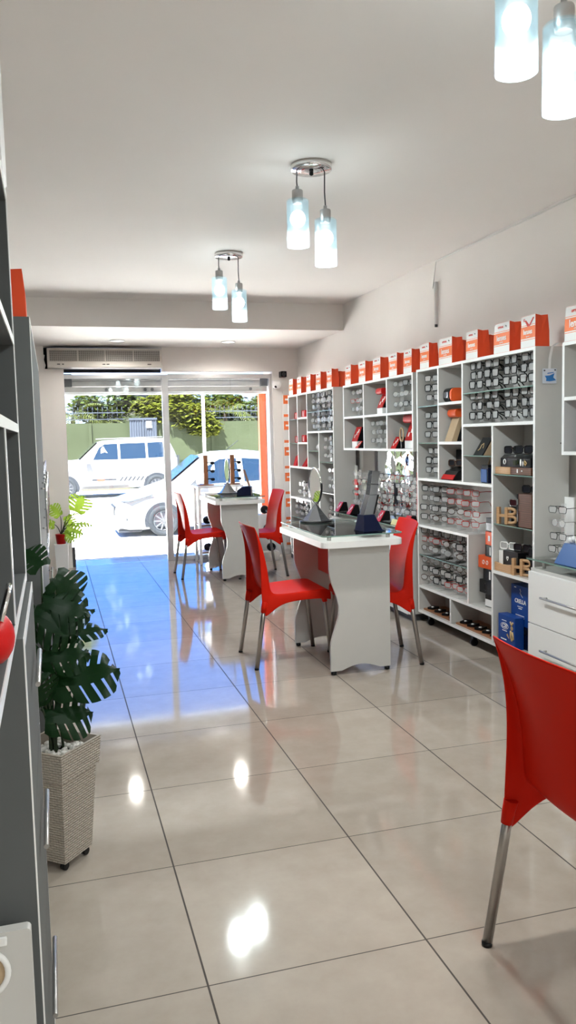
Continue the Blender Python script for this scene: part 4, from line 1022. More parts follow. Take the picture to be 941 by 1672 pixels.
for lb, h, y, dy, m, pmn, kd in (
    ('black box with white printed label at the foot of the stack', 0.080, 4.415, 0.10, M['black'], 'edge', 'lower'),
    ('black box with grey ring print in the stack', 0.085, 4.465, 0.15, M['black'], 'darkgrey', 'ring'),
    ('black box with white side print in the middle of the stack', 0.072, 4.435, 0.12, M['black'], 'ink', 'side'),
    ('wide orange box with two round white prints in the stack', 0.080, 4.465, 0.165, M['orange'], 'ink', 'two'),
    ('small black box with white line on top of the wide orange box', 0.072, 4.425, 0.10, M['black'], 'ink', 'side'),
    ('red box with white print near the top of the stack', 0.085, 4.42, 0.10, M['orange'], 'ink', 'box'),
    ('grey and black box topping the stack in the slot', 0.085, 4.415, 0.09, M['darkgrey'], 'silver', 'lower')):
    case_box(lb, zs, h, y, dy, m, printm=pmn, kind=kd); zs += h + 0.0005
# flat trays along the bottom
def bottom_tray(label, y, L):
    t = thing('wooden_tray', label, 'tray', (2.545, y, 0.0985), 0, 'flat trays in the bottom bays')
    MB().box(0, 0.17, -L / 2, L / 2, 0, 0.012, 0.002).build('base', M['brownwood'], t)
    n = int(L / 0.09)
    for k in range(n):
        yk = -L / 2 + (k + 0.5) * L / n
        q = MB(); q.cbox((0.05, yk, 0.020), (0.075, 0.05, 0.016), Matrix.Rotation(0.5, 3, 'Z'), 0.004); s_ = q.build('pad', M['black'], t)
        MB().sphere((0.04, yk - 0.01, 0.029), 0.010, 1, (1.2, 1, 0.4)).build('tag', M['ink'], s_)
    return t
bottom_tray('flat brown tray with black pads in far bottom bay', 5.07, 0.44)
bottom_tray('flat brown tray with black pads in near bottom bay', 4.56, 0.48)

# hang tag on the side panel
ht = thing('hang_tag', 'small blue printed tag hanging from clear strap on shelf side', 'tag', (2.60, 3.835, 1.66))
pts = [(-0.0, 0.0, 0.045), (0.0, -0.004, 0.10), (0.008, -0.012, 0.16), (0.03, -0.03, 0.178), (0.06, -0.10, 0.172), (0.07, -0.19, 0.157)]
b = MB()
for a, c_ in zip(pts, pts[1:]):
    b.quad((a[0] - 0.008, a[1], a[2]), (a[0] + 0.008, a[1], a[2]), (c_[0] + 0.008, c_[1], c_[2]), (c_[0] - 0.008, c_[1], c_[2]))
b.build('strap', M['spring'], ht)
MB().box(-0.043, 0.043, -0.002, 0.0, -0.035, 0.045, 0.0005).build('card', M['stickerbg'], ht)
b = MB(); b.prism([(-0.030, 0.006), (0.0, 0.008), (0.030, 0.020), (0.022, -0.002), (0.040, -0.018), (0.0, -0.024), (-0.022, -0.022), (-0.020, -0.008)], 'y', -0.0032, -0.002)
b.prism([(-0.015, 0.016), (0.026, 0.022), (0.024, 0.026), (-0.012, 0.022)], 'y', -0.0032, -0.002); b.build('print', M['sticker'], ht)
b = MB(); b.cbox((-0.032, -0.0026, 0.034), (0.009, 0.0012, 0.007)); b.cbox((0.034, -0.0026, 0.037), (0.009, 0.0012, 0.007)); b.build('stud', M['darkgrey'], ht)
# blue displays
for loc, lb in (((2.60, 3.42, 1.2635), 'blue slanted display with orange print in cut wall shelf bay'), ((2.52, 3.48, 0.6915), 'blue display base with white crystal pieces on drawer cabinet')):
    t = thing('slanted_display', lb, 'display', loc, 0, 'blue displays')
    MB().prism([(-0.06, 0), (0.08, 0), (0.05, 0.10), (0.0, 0.10)], 'y', -0.10, 0.10, 0.006).build('body', M['blueb'], t)
    if loc[2] > 1:
        b = MB(); b.prism([(-0.02, 0.101), (0.05, 0.101), (0.05, 0.20), (0.03, 0.20)], 'y', -0.10, 0.06, 0.004); b.build('panel', M['blueb'], t)
        b = MB(); b.tube([(-0.033, 0.06, 0.05), (-0.028, 0.03, 0.055), (-0.02, 0.0, 0.07), (-0.025, -0.05, 0.06)], 0.007, 6); b.tube([(-0.01, 0.04, 0.10), (0.0, 0.0, 0.14), (0.02, -0.05, 0.17)], 0.006, 6); b.build('print', M['orange'], t)
    else:
        b = MB()
        for _ in range(9): b.sphere((random.uniform(0.0, 0.05), random.uniform(-0.07, 0.06), 0.105 + random.uniform(0, 0.02)), random.uniform(0.012, 0.022), 1, (1, 1, 1.3))
        b.build('crystals', M['edge'], t)

# red displays in the six bay wall unit
def red_display(label, loc, s_=1.0, cap=True, rz=0.0, foot=True, group='red and white displays'):
    t = thing('brand_display', label, 'display', loc, rz, group)
    z0 = 0.0
    if foot:
        MB().box(-0.04, 0.06, -0.06 * s_, 0.06 * s_, 0, 0.055 * s_, 0.003).build('foot', M['edge'], t); z0 = 0.0555 * s_
    h = 0.12 * s_
    MB().prism([(-0.042, z0), (-0.036, z0), (0.012, z0 + h), (0.006, z0 + h)], 'y', -0.058 * s_, 0.058 * s_, 0.001).build('front_panel', M['redgloss'], t)
    MB().prism([(-0.034, z0), (0.058, z0), (0.045, z0 + h), (0.013, z0 + h)], 'y', -0.058 * s_, 0.058 * s_, 0.001).build('body', M['black'], t)
    b = MB()
    for y_, zz_ in ((0.02, 0.35), (-0.01, 0.55), (-0.03, 0.72)):
        xx = -0.043 + 0.048 * zz_; b.cbox((xx, y_ * s_, z0 + h * zz_), (0.003, 0.016 * s_, 0.03 * s_), Matrix.Rotation(0.35, 3, 'Y'), 0.001)
    b.build('print', M['ink'], t)
    if cap:
        MB().prism(rrect(-0.05, 0.055, z0 + h, z0 + h + 0.055 * s_, 0.018), 'y', -0.065 * s_, 0.065 * s_, 0.006).build('cap', M['redgloss'], t)
    return t
red_display('red capped display tower on white foot in top middle bay', (2.60, 6.10, 1.5395), 0.9)
red_display('red slanted panel display on white foot in bay over the wall board', (2.60, 6.68, 1.2635), 1.05, False)
red_display('small red wedge beside the slanted panel display', (2.56, 6.535, 1.2635), 0.5, False, foot=False)
red_display('low red wedge display with white print in bay beside tall shelf', (2.58, 5.80, 1.2635), 0.75, False, foot=False)
red_display('tall red capped display with white foot beside the low red wedge', (2.62, 5.60, 1.2635), 1.1)
simple('wooden_ring', 'tan wooden sample ring leaning on the tall red display', 'ring', (2.555, 5.665, 1.2635), [('ring', MB().tube([(0.0, 0.03 * math.cos(a * PI / 10), 0.107 + 0.05 * math.sin(a * PI / 10)) for a in range(20)], 0.007, 8, closed=True), M['tan']), ('post', MB().box(-0.006, 0.006, -0.006, 0.006, 0, 0.06), M['black'])])
# red cases in the far tall unit
def red_case(label, loc, kind):
    t = thing('red_case', label, 'case', loc, 0, 'red cases in the far tall shelf')
    if kind == 'box':
        MB().box(-0.04, 0.05, -0.06, 0.06, 0, 0.075, 0.008).build('body', M['redgloss'], t); MB().box(-0.042, -0.04, -0.012, 0.012, 0.01, 0.065).build('label_strip', M['edge'], t)
    elif kind == 'wedge':
        MB().prism([(-0.05, 0), (0.06, 0), (0.055, 0.12), (0.03, 0.12)], 'y', -0.06, 0.06, 0.005).build('body', M['redgloss'], t); MB().prism([(0.0, 0.05), (0.006, 0.05), (0.03, 0.12), (0.024, 0.12)], 'y', -0.045, -0.01).build('print', M['ink'], t)
    else:
        MB().prism([(-0.05, 0), (0.06, 0), (0.05, 0.10), (0.02, 0.13), (-0.02, 0.10)], 'y', -0.05, 0.05, 0.008).build('body', M['redgloss'], t); MB().tube([(0, -0.04, 0.10), (0, -0.01, 0.15), (0.01, 0.03, 0.12)], 0.008, 8).build('handle', M['black'], t)
    return t
red_case('red box with black knob in upper bay beside the big far glasses bay', (2.60, 8.17, 1.5775), 'box')
red_case('red case on upper glass shelf by the pier', (2.62, 8.50, 1.565), 'box')
red_case('red box with white strip in middle bay of far tall shelf', (2.60, 8.18, 1.3165), 'box')
red_case('red case on middle glass shelf by the pier', (2.62, 8.50, 1.309), 'box')
red_case('red bag with black handle in lowest bay by the pier', (2.60, 8.50, 1.0595), 'bag')
red_case('red wedge case in lowest bay beside the red bag', (2.60, 8.17, 1.0595), 'wedge')
simple('white_case', 'small white rounded case on glass shelf of far tall shelf', 'case', (2.60, 7.76, 1.2295), [('body', MB().sphere((0, 0, 0.035), 0.036, 2, (1, 1, 0.97)), M['edge']), ('hinge', MB().box(-0.006, 0.006, -0.037, 0.037, 0.03, 0.036), M['silver'])])
# red pieces on the counter
cl = ['beside the far tall shelf', 'beneath the red banded acrylic stand', 'in front of the mirror panels', 'close to the red chair back']
for lb, (x, y) in zip(cl, ((2.51, 6.92), (2.50, 6.60), (2.50, 5.93), (2.50, 5.44))):
    red_display('small red wedge display on glass counter ' + lb, (x, y, 0.6915), 0.68, False, foot=False, group='red wedges on the counter')
simple('banded_stand', 'acrylic stand with red bands rising behind a red wedge', 'display stand', (2.55, 6.62, 0.6915), [('upright', MB().box(-0.004, 0.004, -0.03, 0.03, 0, 0.42, 0.001), M['acryl']), ('band', MB().box(-0.007, 0.007, -0.031, 0.031, 0.16, 0.18).box(-0.007, 0.007, -0.031, 0.031, 0.205, 0.225).box(-0.007, 0.007, -0.031, 0.031, 0.25, 0.30), M['redgloss'])])
for lb, (x, y, z) in (('red card clipped on the counter stand before the wall board', (2.60, 6.62, 0.98)), ):
    simple('red_card', lb, 'card', (2.55, 6.27, 0.6915), [('card', MB().box(-0.003, 0.003, -0.06, 0.06, 0.24, 0.32, 0.001), M['redgloss']), ('rod', MB().tube([(0.006, 0, 0), (0.006, 0, 0.3)], 0.004, 6), M['acryl'])])
simple('red_banner', 'narrow upright red banner on the counter at the tall shelf side', 'banner', (2.56, 5.395, 0.6915), [('panel', MB().box(-0.003, 0.003, -0.02, 0.02, 0, 0.40, 0.001), M['redgloss']), ('foot', MB().box(-0.03, 0.03, -0.02, 0.02, 0, 0.008), M['edge'])])
simple('dark_card', 'dark upright card between acrylic stands on the counter', 'card', (2.57, 5.82, 0.6915), [('card', MB().box(-0.003, 0.003, -0.03, 0.03, 0.14, 0.30, 0.001), M['blackm']), ('rod', MB().tube([(0.006, 0, 0), (0.006, 0, 0.3)], 0.004, 6), M['acryl'])])
simple('price_card', 'small yellow price card on glass counter near the red chair', 'card', (2.462, 5.63, 0.6915), [('card', MB().prism([(0, 0), (0.003, 0), (0.018, 0.04), (0.015, 0.04)], 'y', -0.05, 0.05), M['yellowc']), ('support', MB().prism([(0.006, 0), (0.03, 0), (0.018, 0.035)], 'y', -0.045, 0.045), M['paper'])])

# ------------------------------------------------------------------ tables
def wave_panel():
    """outline in x,z of a table end panel: wavy on the seat side, straight on the wall side, arched foot"""
    L = [(-0.185, 0.745)]
    for k in range(0, 25):
        z = 0.66 - k * (0.62 - 0.0) / 24
        s_ = (z - 0.04) / 0.62
        off = 0.055 * (0.5 - 0.5 * math.cos(2 * PI * min(1, max(0, (s_ - 0.18) / 0.74)))) if s_ > 0.18 else 0.0
        flare = 0.0
        L.append((-0.185 + off, z))
    L.append((-0.185, 0.022))
    for k in range(0, 13):
        a = k / 12
        L.append((-0.12 + 0.24 * a, 0.022 + 0.030 * math.sin(PI * a)))
    L += [(0.185, 0.022), (0.185, 0.745)]
    return L
def make_table(label, loc):
    t = thing('consulting_table', label, 'table', loc, 0, 'white consulting tables')
    for y in (0.0, 0.70):
        p = MB().prism(wave_panel(), 'y', y - 0.009, y + 0.009, 0.0015).build('end_panel', M['mel'], t)
        for x in (-0.165, 0.165): MB().lathe([(0.008, 0.022), (0.016, 0.018), (0.016, 0.004), (0.010, 0.0)], 14, (x, y, 0)).build('foot', M['black'], p)
    MB().box(-0.02, -0.002, 0.009, 0.691, 0.50, 0.745, 0.001).build('modesty_panel', M['salmon'], t, label='red laminate modesty panel')
    MB().prism(rrect(-0.245, 0.245, -0.085, 0.84, 0.045), 'z', 0.745, 0.780, 0.004).build('top', M['edge'], t)
    for x, y in ((-0.18, 0.0), (0.18, 0.0), (-0.18, 0.75), (0.18, 0.75)): MB().lathe([(0.012, 0.78), (0.012, 0.806)], 16, (x, y, 0)).build('standoff', M['steel'], t)
    MB().prism(rrect(-0.235, 0.25, -0.06, 0.83, 0.03), 'z', 0.806, 0.814).build('glass_top', M['glass'], t)
    MB().tube([(p[0], p[1], 0.810) for p in rrect(-0.235, 0.25, -0.06, 0.83, 0.03)], 0.0035, 4, closed=True).build('glass_edge', M['gedge'], t)
    return t
make_table('white wavy sided table with glass top nearer the camera', (1.665, 4.30, 0))
make_table('white wavy sided table with glass top by the street window', (1.715, 7.60, 0))

def table_mirror(label, loc, rz):
    t = thing('table_mirror', label, 'mirror', loc, rz, 'oval mirrors on the tables')
    b = MB()
    b.lathe([(0.105, 0.0), (0.107, 0.006), (0.098, 0.010)], 32); b.build('base_plate', M['black'], t)
    b = MB(); b.lathe([(0.088, 0.010), (0.060, 0.045), (0.030, 0.085), (0.010, 0.112), (0.008, 0.122)], 6, smooth=False); b.build('cone', M['silver'], t)
    pts = [(0.108, 0, 0.255)] + [(0.113 * math.cos(a), 0, 0.245 + 0.124 * math.sin(a)) for a in [-PI * k / 18 for k in range(0, 19)]] + [(-0.108, 0, 0.255)]
    MB().tube(pts, 0.0065, 10).build('fork', M['black'], t)
    e_ = [(0.100 * math.cos(2 * PI * k / 40), 0.118 * math.sin(2 * PI * k / 40)) for k in range(40)]
    h = MB().tube([(x, 0, 0.235 + z) for x, z in e_], 0.006, 8, closed=True).build('frame', M['chrome'], t)
    MB().prism([(x * 0.97, 0.235 + z * 0.97) for x, z in e_], 'y', -0.004, 0.004).build('mirror_glass', M['mirror'], h)
    return t
table_mirror('oval tilting mirror on steel cone on the table nearer the camera', (1.64, 5.0, 0.8155), -1.52)
table_mirror('oval tilting mirror on steel cone on the table by the window', (1.70, 8.05, 0.8155), -1.57)
bhx = MB()
A_ = [bhx.bm.verts.new(p) for p in ((-0.062, -0.055, 0), (0.062, -0.055, 0), (0.062, 0.065, 0), (-0.062, 0.065, 0))]
B_ = [bhx.bm.verts.new(p) for p in ((-0.052, -0.035, 0.095), (0.018, -0.035, 0.095), (0.018, 0.04, 0.095), (-0.052, 0.04, 0.095))]
bhx.bm.faces.new(A_); bhx.bm.faces.new(B_)
for k in range(4): bhx.bm.faces.new([A_[k], A_[(k + 1) % 4], B_[(k + 1) % 4], B_[k]])
bhx.box(-0.065, 0.075, -0.058, 0.07, 0.0, 0.004)
simple('brochure_holder', 'navy holder with leaning silver column on the nearer glass table', 'holder', (1.76, 4.375, 0.8155), [
    ('base', bhx, M['navy']),
    ('column', MB().prism([(-0.048, 0.095), (0.012, 0.095), (0.042, 0.21), (-0.010, 0.21)], 'y', -0.032, 0.03, 0.003), M['silver']), ('column_side', MB().prism([(0.0125, 0.096), (0.022, 0.10), (0.052, 0.21), (0.0425, 0.209)], 'y', -0.033, 0.03, 0.001), M['black']),
    ('card', MB().prism([(-0.010, 0.2105), (0.040, 0.2105), (0.060, 0.345), (0.012, 0.350)], 'y', -0.030, 0.02, 0.002), M['silver']), ('card_line', MB().prism([(-0.001, 0.27), (0.049, 0.265), (0.050, 0.272), (0.0, 0.277)], 'y', -0.0315, 0.021), M['darkgrey'])], 0.1)
simple('tablet_holder', 'navy wedge holder with thin dark card on the table by the window', 'holder', (1.81, 7.72, 0.8155), [
    ('base', MB().prism([(-0.06, 0), (0.085, 0), (0.075, 0.05), (0.03, 0.085), (-0.03, 0.09), (-0.06, 0.085)], 'x', -0.05, 0.05, 0.004), M['navy']), ('card', MB().prism([(-0.060, 0.03), (-0.052, 0.03), (0.016, 0.25), (0.008, 0.25)], 'x', -0.04, 0.055), M['brownwood'])], 1.2)

# window display beside the street glass
wd = thing('window_display', 'white framed window display table behind the far table', 'display table', (1.76, 8.86, 0))
for x in (-0.24, 0.24):
    for y in (-0.15, 0.13): MB().box(x - 0.015, x + 0.015, y - 0.015, y + 0.015, 0, 0.84, 0.002).build('leg', M['edge'], wd)
MB().box(-0.255, 0.255, -0.165, 0.145, 0.84, 0.862, 0.003).build('top', M['edge'], wd)
for z in (0.12, 0.42): MB().box(-0.24, 0.24, -0.15, 0.13, z, z + 0.015, 0.002).build('shelf', M['brownwood'], wd)
def sun_rack(label, x, y):
    t = thing('sunglasses_rack', label, 'rack', (x, y, 0.8635), 0.2, 'wooden sunglasses racks')
    MB().box(-0.08, 0.08, -0.05, 0.05, 0, 0.012, 0.002).build('base', M['brownwood'], t)
    MB().box(-0.018, 0.03, -0.010, 0.010, 0.012, 0.33, 0.003).build('upright', M['brownwood'], t)
    for k in range(3):
        b = MB(); b.tube([(0.02, -0.02, 0.07 + k * 0.09), (0.055, -0.06, 0.075 + k * 0.09), (0.085, -0.03, 0.07 + k * 0.09)], 0.006, 6); b.sphere((0.07, -0.045, 0.065 + k * 0.09), 0.026, 2, (1, 0.35, 0.7)); b.build('sample', M['black'], t)
    return t
sun_rack('wooden sunglasses rack on window display, the one by the post', 1.62, 8.84)
sun_rack('wooden sunglasses rack on window display, behind the oval mirror', 1.92, 8.84)
for k, (x, z) in enumerate(((1.62, 0.1365), (1.78, 0.1365), (1.62, 0.4365), (1.80, 0.4365))):
    simple('shoe_shaped_case', 'black case on the %s shelf of the window display, %s the post' % (('lower', 'upper')[k > 1], ('close to', 'away from')[k % 2]), 'case', (x, 8.80, z), [('body', MB().sphere((0, 0, 0.045), 0.05, 2, (1.1, 1, 0.9)), M['black']), ('stripe', MB().box(-0.02, 0.02, -0.053, -0.046, 0.03, 0.055), M['silver'])], 0.3, 'black cases on the window display')
wd2 = thing('low_display', 'low white stepped display with black cases behind the far red chair', 'display', (2.24, 8.72, 0))
for k, (y, z) in enumerate(((0.0, 0.10), (0.13, 0.30), (0.26, 0.50))):
    MB().box(-0.16, 0.16, y - 0.065, y + 0.065, 0, z, 0.003).build('step', M['edge'], wd2)
for k in range(3):
    for j in range(2):
        simple('glasses_pouch', 'black pouch on the %s step of the low display, %s the table' % (('lowest', 'middle', 'top')[k], ('close to', 'away from')[j]), 'pouch', (2.16 + j * 0.16, 8.71 + 0.13 * k, 0.1005 + 0.2 * k), [('body', MB().sphere((0, 0, 0.05), 0.055, 2, (1.0, 0.8, 0.9)), M['black']), ('clasp', MB().box(-0.012, 0.012, -0.047, -0.040, 0.03, 0.05), M['silver'])], 0.2, 'black pouches on the low display')
simple('navy_bin', 'navy blue storage bin on the floor beside the far tall shelf', 'bin', (2.66, 8.72, 0), [('body', MB().prism([(-0.08, 0), (0.08, 0), (0.09, 0.42), (-0.09, 0.42)], 'y', -0.09, 0.09, 0.006), M['navy']), ('rim', MB().box(-0.095, 0.095, -0.095, 0.095, 0.42, 0.44, 0.006), M['navy'])])

# ------------------------------------------------------------------ chairs
def make_chair():
    t = thing('plastic_chair', '', 'chair')
    #        x      z     hw    bow    skirt dx, dy, dz
    prof = [(0.238, 0.392, 0.196, 0.000, 0.000, 0.000, -0.004), (0.247, 0.425, 0.204, 0.000, 0.000, 0.004, -0.040), (0.236, 0.447, 0.206, 0.0, 0.0, 0.006, -0.058), (0.18, 0.451, 0.208, 0.0, 0.0, 0.008, -0.052),
            (0.06, 0.444, 0.206, 0.0, 0.0, 0.008, -0.046), (-0.05, 0.438, 0.203, 0.002, 0.0, 0.008, -0.050), (-0.105, 0.439, 0.200, 0.006, -0.016, 0.010, -0.090), (-0.135, 0.452, 0.196, 0.012, -0.040, 0.014, -0.145),
            (-0.150, 0.485, 0.192, 0.018, -0.052, 0.016, -0.165), (-0.160, 0.54, 0.186, 0.024, -0.050, 0.015, -0.120), (-0.172, 0.61, 0.181, 0.028, -0.040, 0.011, -0.060), (-0.190, 0.69, 0.180, 0.030, -0.026, 0.008, -0.022),
            (-0.214, 0.77, 0.186, 0.030, -0.014, 0.005, -0.006), (-0.240, 0.835, 0.198, 0.028, -0.004, 0.002, 0.0), (-0.247, 0.848, 0.198, 0.028, -0.002, 0.0, 0.0)]
    us = [-1, -0.96, -0.75, -0.4, 0, 0.4, 0.75, 0.96, 1]
    rows = []
    for x, z, hw, bow, dx, dy, dz in prof:
        row = []
        for u in us:
            dip = -0.010 * (1 - u * u) if (z < 0.46 and x < 0.2) else 0.0
            tz = 0.006 * (1 - u * u) if z > 0.8 else 0
            row.append((x + bow * u * u, hw * u, z + dip + tz))
        l, r = row[0], row[-1]
        rows.append([(l[0] + dx, l[1] - dy, l[2] + dz), (l[0] + dx * 0.45, l[1] - dy * 0.9, l[2] + dz * 0.4)] + row + [(r[0] + dx * 0.45, r[1] + dy * 0.9, r[2] + dz * 0.4), (r[0] + dx, r[1] + dy, r[2] + dz)])
    b = MB(); b.grid(rows)
    o = b.build('shell', M['red'], t)
    s_ = o.modifiers.new('thick', 'SOLIDIFY'); s_.thickness = 0.007; s_.offset = 0
    s_ = o.modifiers.new('smooth', 'SUBSURF'); s_.levels = 2; s_.render_levels = 2
    dg = bpy.context.evaluated_depsgraph_get(); dg.update()
    me = bpy.data.meshes.new_from_object(o.evaluated_get(dg)); o.modifiers.clear(); o.data = me
    for p in me.polygons: p.use_smooth = True
    for s_ in (-1, 1):
        lg = MB().tube([(-0.1745, s_ * 0.2015, 0.352), (-0.182, s_ * 0.203, 0.30), (-0.228, s_ * 0.214, 0.008)], 0.0135, 14).build('rear_leg', M['alu'], t)
        MB().lathe([(0.0142, 0.012), (0.0145, 0.0)], 14, (-0.229, s_ * 0.214, 0)).build('glide', M['black'], lg)
        MB().tube([(-0.165, s_ * 0.200, 0.40), (-0.172, s_ * 0.201, 0.37), (-0.177, s_ * 0.202, 0.338)], 0.019, 14, taper=0.82).build('leg_socket', M['red'], t)
        lg = MB().tube([(0.205, s_ * 0.182, 0.425), (0.218, s_ * 0.184, 0.32), (0.252, s_ * 0.190, 0.008)], 0.0135, 14).build('front_leg', M['alu'], t)
        MB().lathe([(0.0142, 0.012), (0.0145, 0.0)], 14, (0.253, s_ * 0.190, 0)).build('glide', M['black'], lg)
        MB().tube([(0.203, s_ * 0.182, 0.438), (0.210, s_ * 0.183, 0.40), (0.214, s_ * 0.184, 0.372)], 0.022, 14, taper=0.7).build('leg_socket', M['red'], t)
    return t
ch = make_chair()
ch.location = (1.335, 4.77, 0); ch['label'] = 'red plastic chair facing the wavy side of the nearer table'; ch['group'] = 'red plastic chairs'
dup(ch, (1.865, 4.56, 0), PI - 0.14, 'red plastic chair between the nearer table and the wall shelves', 'red plastic chairs')
dup(ch, (1.40, 8.07, 0), 0.03, 'red plastic chair in front of the glass post at the far table', 'red plastic chairs')
dup(ch, (1.96, 7.835, 0), PI + 0.02, 'red plastic chair behind the far table beside the pier', 'red plastic chairs')
dup(ch, (1.285, 1.612, 0), 0.0, 'large red plastic chair seen from behind at the picture edge', 'red plastic chairs')

# ------------------------------------------------------------------ grey cabinets on the left
def left_unit(name, label, y0, y1, x1, z1, cut, m='gmel', zb=0.0):
    z1 = z1 - zb
    u = thing(name, label, 'cabinet', (x1, y0, zb)); W = y1 - y0; D = x1 - LX - 0.005
    for a in (0, W - 0.018): MB().box(-D, 0, a, a + 0.018, 0.0, z1, 0.001).build('side_panel', M[m], u)
    MB().box(-D, -0.001, 0.018, W - 0.018, z1 - 0.018, z1, 0.001).build('top_panel', M[m], u)
    MB().box(-D, -D + 0.008, 0.018, W - 0.018, 0.0, z1 - 0.018).build('back_panel', M[m], u)
    b = MB(); b.box(-0.0005, 0.0015, 0, 0.018, 0, z1); b.box(-0.0005, 0.0015, W - 0.018, W, 0, z1); b.box(-0.0005, 0.0015, 0.018, W - 0.018, z1 - 0.018, z1); b.build('edge_strip', M['edge'], u)
    cut(u, W, D, z1)
    return u
def open_front(u, W, D, z1):
    zs = (0.34, 0.53)
    MB().box(-D + 0.008, -0.001, 0.018, W - 0.018, 0.0, 0.018, 0.001).build('bottom_panel', M['gmel'], u)
    for z in zs: MB().box(-D + 0.008, -0.001, 0.018, W - 0.018, z - 0.009, z + 0.009, 0.001).build('shelf', M['gmel'], u)
    b = MB()
    for z in (0.009,) + zs: b.box(-0.0008, 0.001, 0.018, W - 0.018, z - 0.009, z + 0.009)
    for y in (0.45, 0.95): b.box(-0.0008, 0.0011, y - 0.009, y + 0.009, 0.019, 0.331)
    b.build('shelf_edging', M['edge'], u)
    for y in (0.45, 0.95): MB().box(-D + 0.008, -0.001, y - 0.009, y + 0.009, 0.019, 0.331, 0.001).build('divider', M['gmel'], u)
def drawer_front(u, W, D, z1):
    for z0, z1_ in ((0.05, 0.40), (0.405, 0.73), (0.735, z1 - 0.02)):
        d = MB().box(-0.014, 0.002, 0.020, W - 0.020, z0, z1_, 0.002).build('drawer', M['gmel'], u)
        MB().tube([(0.014, 0.15, z1_ - 0.10), (0.014, 0.40, z1_ - 0.10)], 0.005, 8).build('handle', M['steel'], d)
def door_front(u, W, D, z1):
    n = max(1, round(W / 0.5)); dw = (W - 0.036) / n
    for k in range(n):
        y = 0.018 + k * dw
        for z0, z1_ in ((0.05, 0.85), (0.856, z1 - 0.02)):
            d = MB().box(-0.014, 0.002, y + 0.002, y + dw - 0.002, z0, z1_, 0.0015).build('door', M['gmel'], u)
            zc = z0 + 0.5 if z0 < 0.5 else z0 + 0.25
            b = MB(); b.tube([(0.022, y + dw * 0.85, zc - 0.10), (0.022, y + dw * 0.85, zc + 0.10)], 0.005, 8)
            for s_ in (-0.08, 0.08): b.tube([(0.0, y + dw * 0.85, zc + s_), (0.022, y + dw * 0.85, zc + s_)], 0.004, 6)
            b.build('handle', M['chrome'], d)
left_unit('wall_hutch', 'grey open shelf hutch with white edges high on the cabinet wall', 0.40, 1.90, -0.069, 1.905, open_front, zb=1.06)
left_unit('base_cabinet', 'grey drawer base cabinet beneath the open shelf hutch', 1.34, 1.90, -0.058, 1.055, drawer_front)
left_unit('tall_cabinet', 'tall grey cabinet standing behind the potted plant', 2.95, 4.95, -0.052, 1.80, door_front)
left_unit('tall_cabinet', 'tall grey cabinet with bright handles closest to the street', 5.0, 8.30, -0.085, 1.74, door_front)
paper_bag('red paper bag on the tall grey cabinet behind the plant', -0.19, 3.02, 3.14, 0.128, 0.175, 1.8015, plain=True)
paper_bag('orange printed paper bag on the cabinet closest to the street', -0.19, 5.05, 5.20, 0.085, 0.165, 1.7415, rz=PI)
tag(MB().box(-0.26, -0.064, 1.68, 1.86, 1.906, 2.30, 0.004).build('white_carton', M['edge']), 'white carton on top of the grey open hutch', 'carton')
simple('red_pouch', 'red glasses pouch with steel loop on lowest hutch shelf', 'pouch', (-0.085, 1.10, 1.0795), [('body', MB().sphere((0, 0, 0.035), 0.05, 3, (0.55, 1.0, 0.7)), M['redgloss']), ('loop', MB().tube([(0.012, -0.03, 0.062), (0.022, -0.01, 0.095), (0.022, 0.02, 0.10), (0.012, 0.035, 0.06)], 0.004, 8), M['chrome'])])
simple('red_pouch', 'tall red pouch standing inside the lowest hutch bay', 'pouch', (-0.112, 1.46, 1.0795), [('body', MB().sphere((0, 0, 0.095), 0.053, 3, (0.55, 1.0, 1.78)), M['redgloss']), ('strap', MB().box(-0.004, 0.033, -0.006, 0.006, 0.06, 0.12, 0.002), M['black'])])
# folded step stool leaning flat against the base cabinet
pb = thing('folded_stool', 'pale folded step stool with oval hand hole against the base cabinet', 'stool', (-0.068, 1.285, 0.0))
ov = [(-0.072 + 0.035 * math.cos(2 * PI * k / 28), 0.540 + 0.036 * math.sin(2 * PI * k / 28)) for k in range(28)]
MB().prism(rrect(-0.30, 0.0, 0.012, 0.602, 0.006), 'y', 0.0, 0.02, 0.003).build('front_board', M['mel'], pb)
MB().prism(rrect(-0.29, -0.012, 0.03, 0.58, 0.006), 'y', 0.0205, 0.042, 0.003).build('rear_board', M['mel'], pb)
MB().tube([(x, -0.003, z) for x, z in ov], 0.005, 8, closed=True).build('hand_hole_rim', M['edge'], pb)
MB().prism(ov, 'y', -0.0015, 0.0).build('hand_hole', M['tan'], pb)
MB().box(-0.10, -0.036, -0.006, 0.0, 0.583, 0.597, 0.003).build('latch', M['edge'], pb)
for x in (-0.28, -0.05): MB().box(x, x + 0.03, 0.002, 0.038, 0, 0.014, 0.002).build('foot', M['black'], pb)

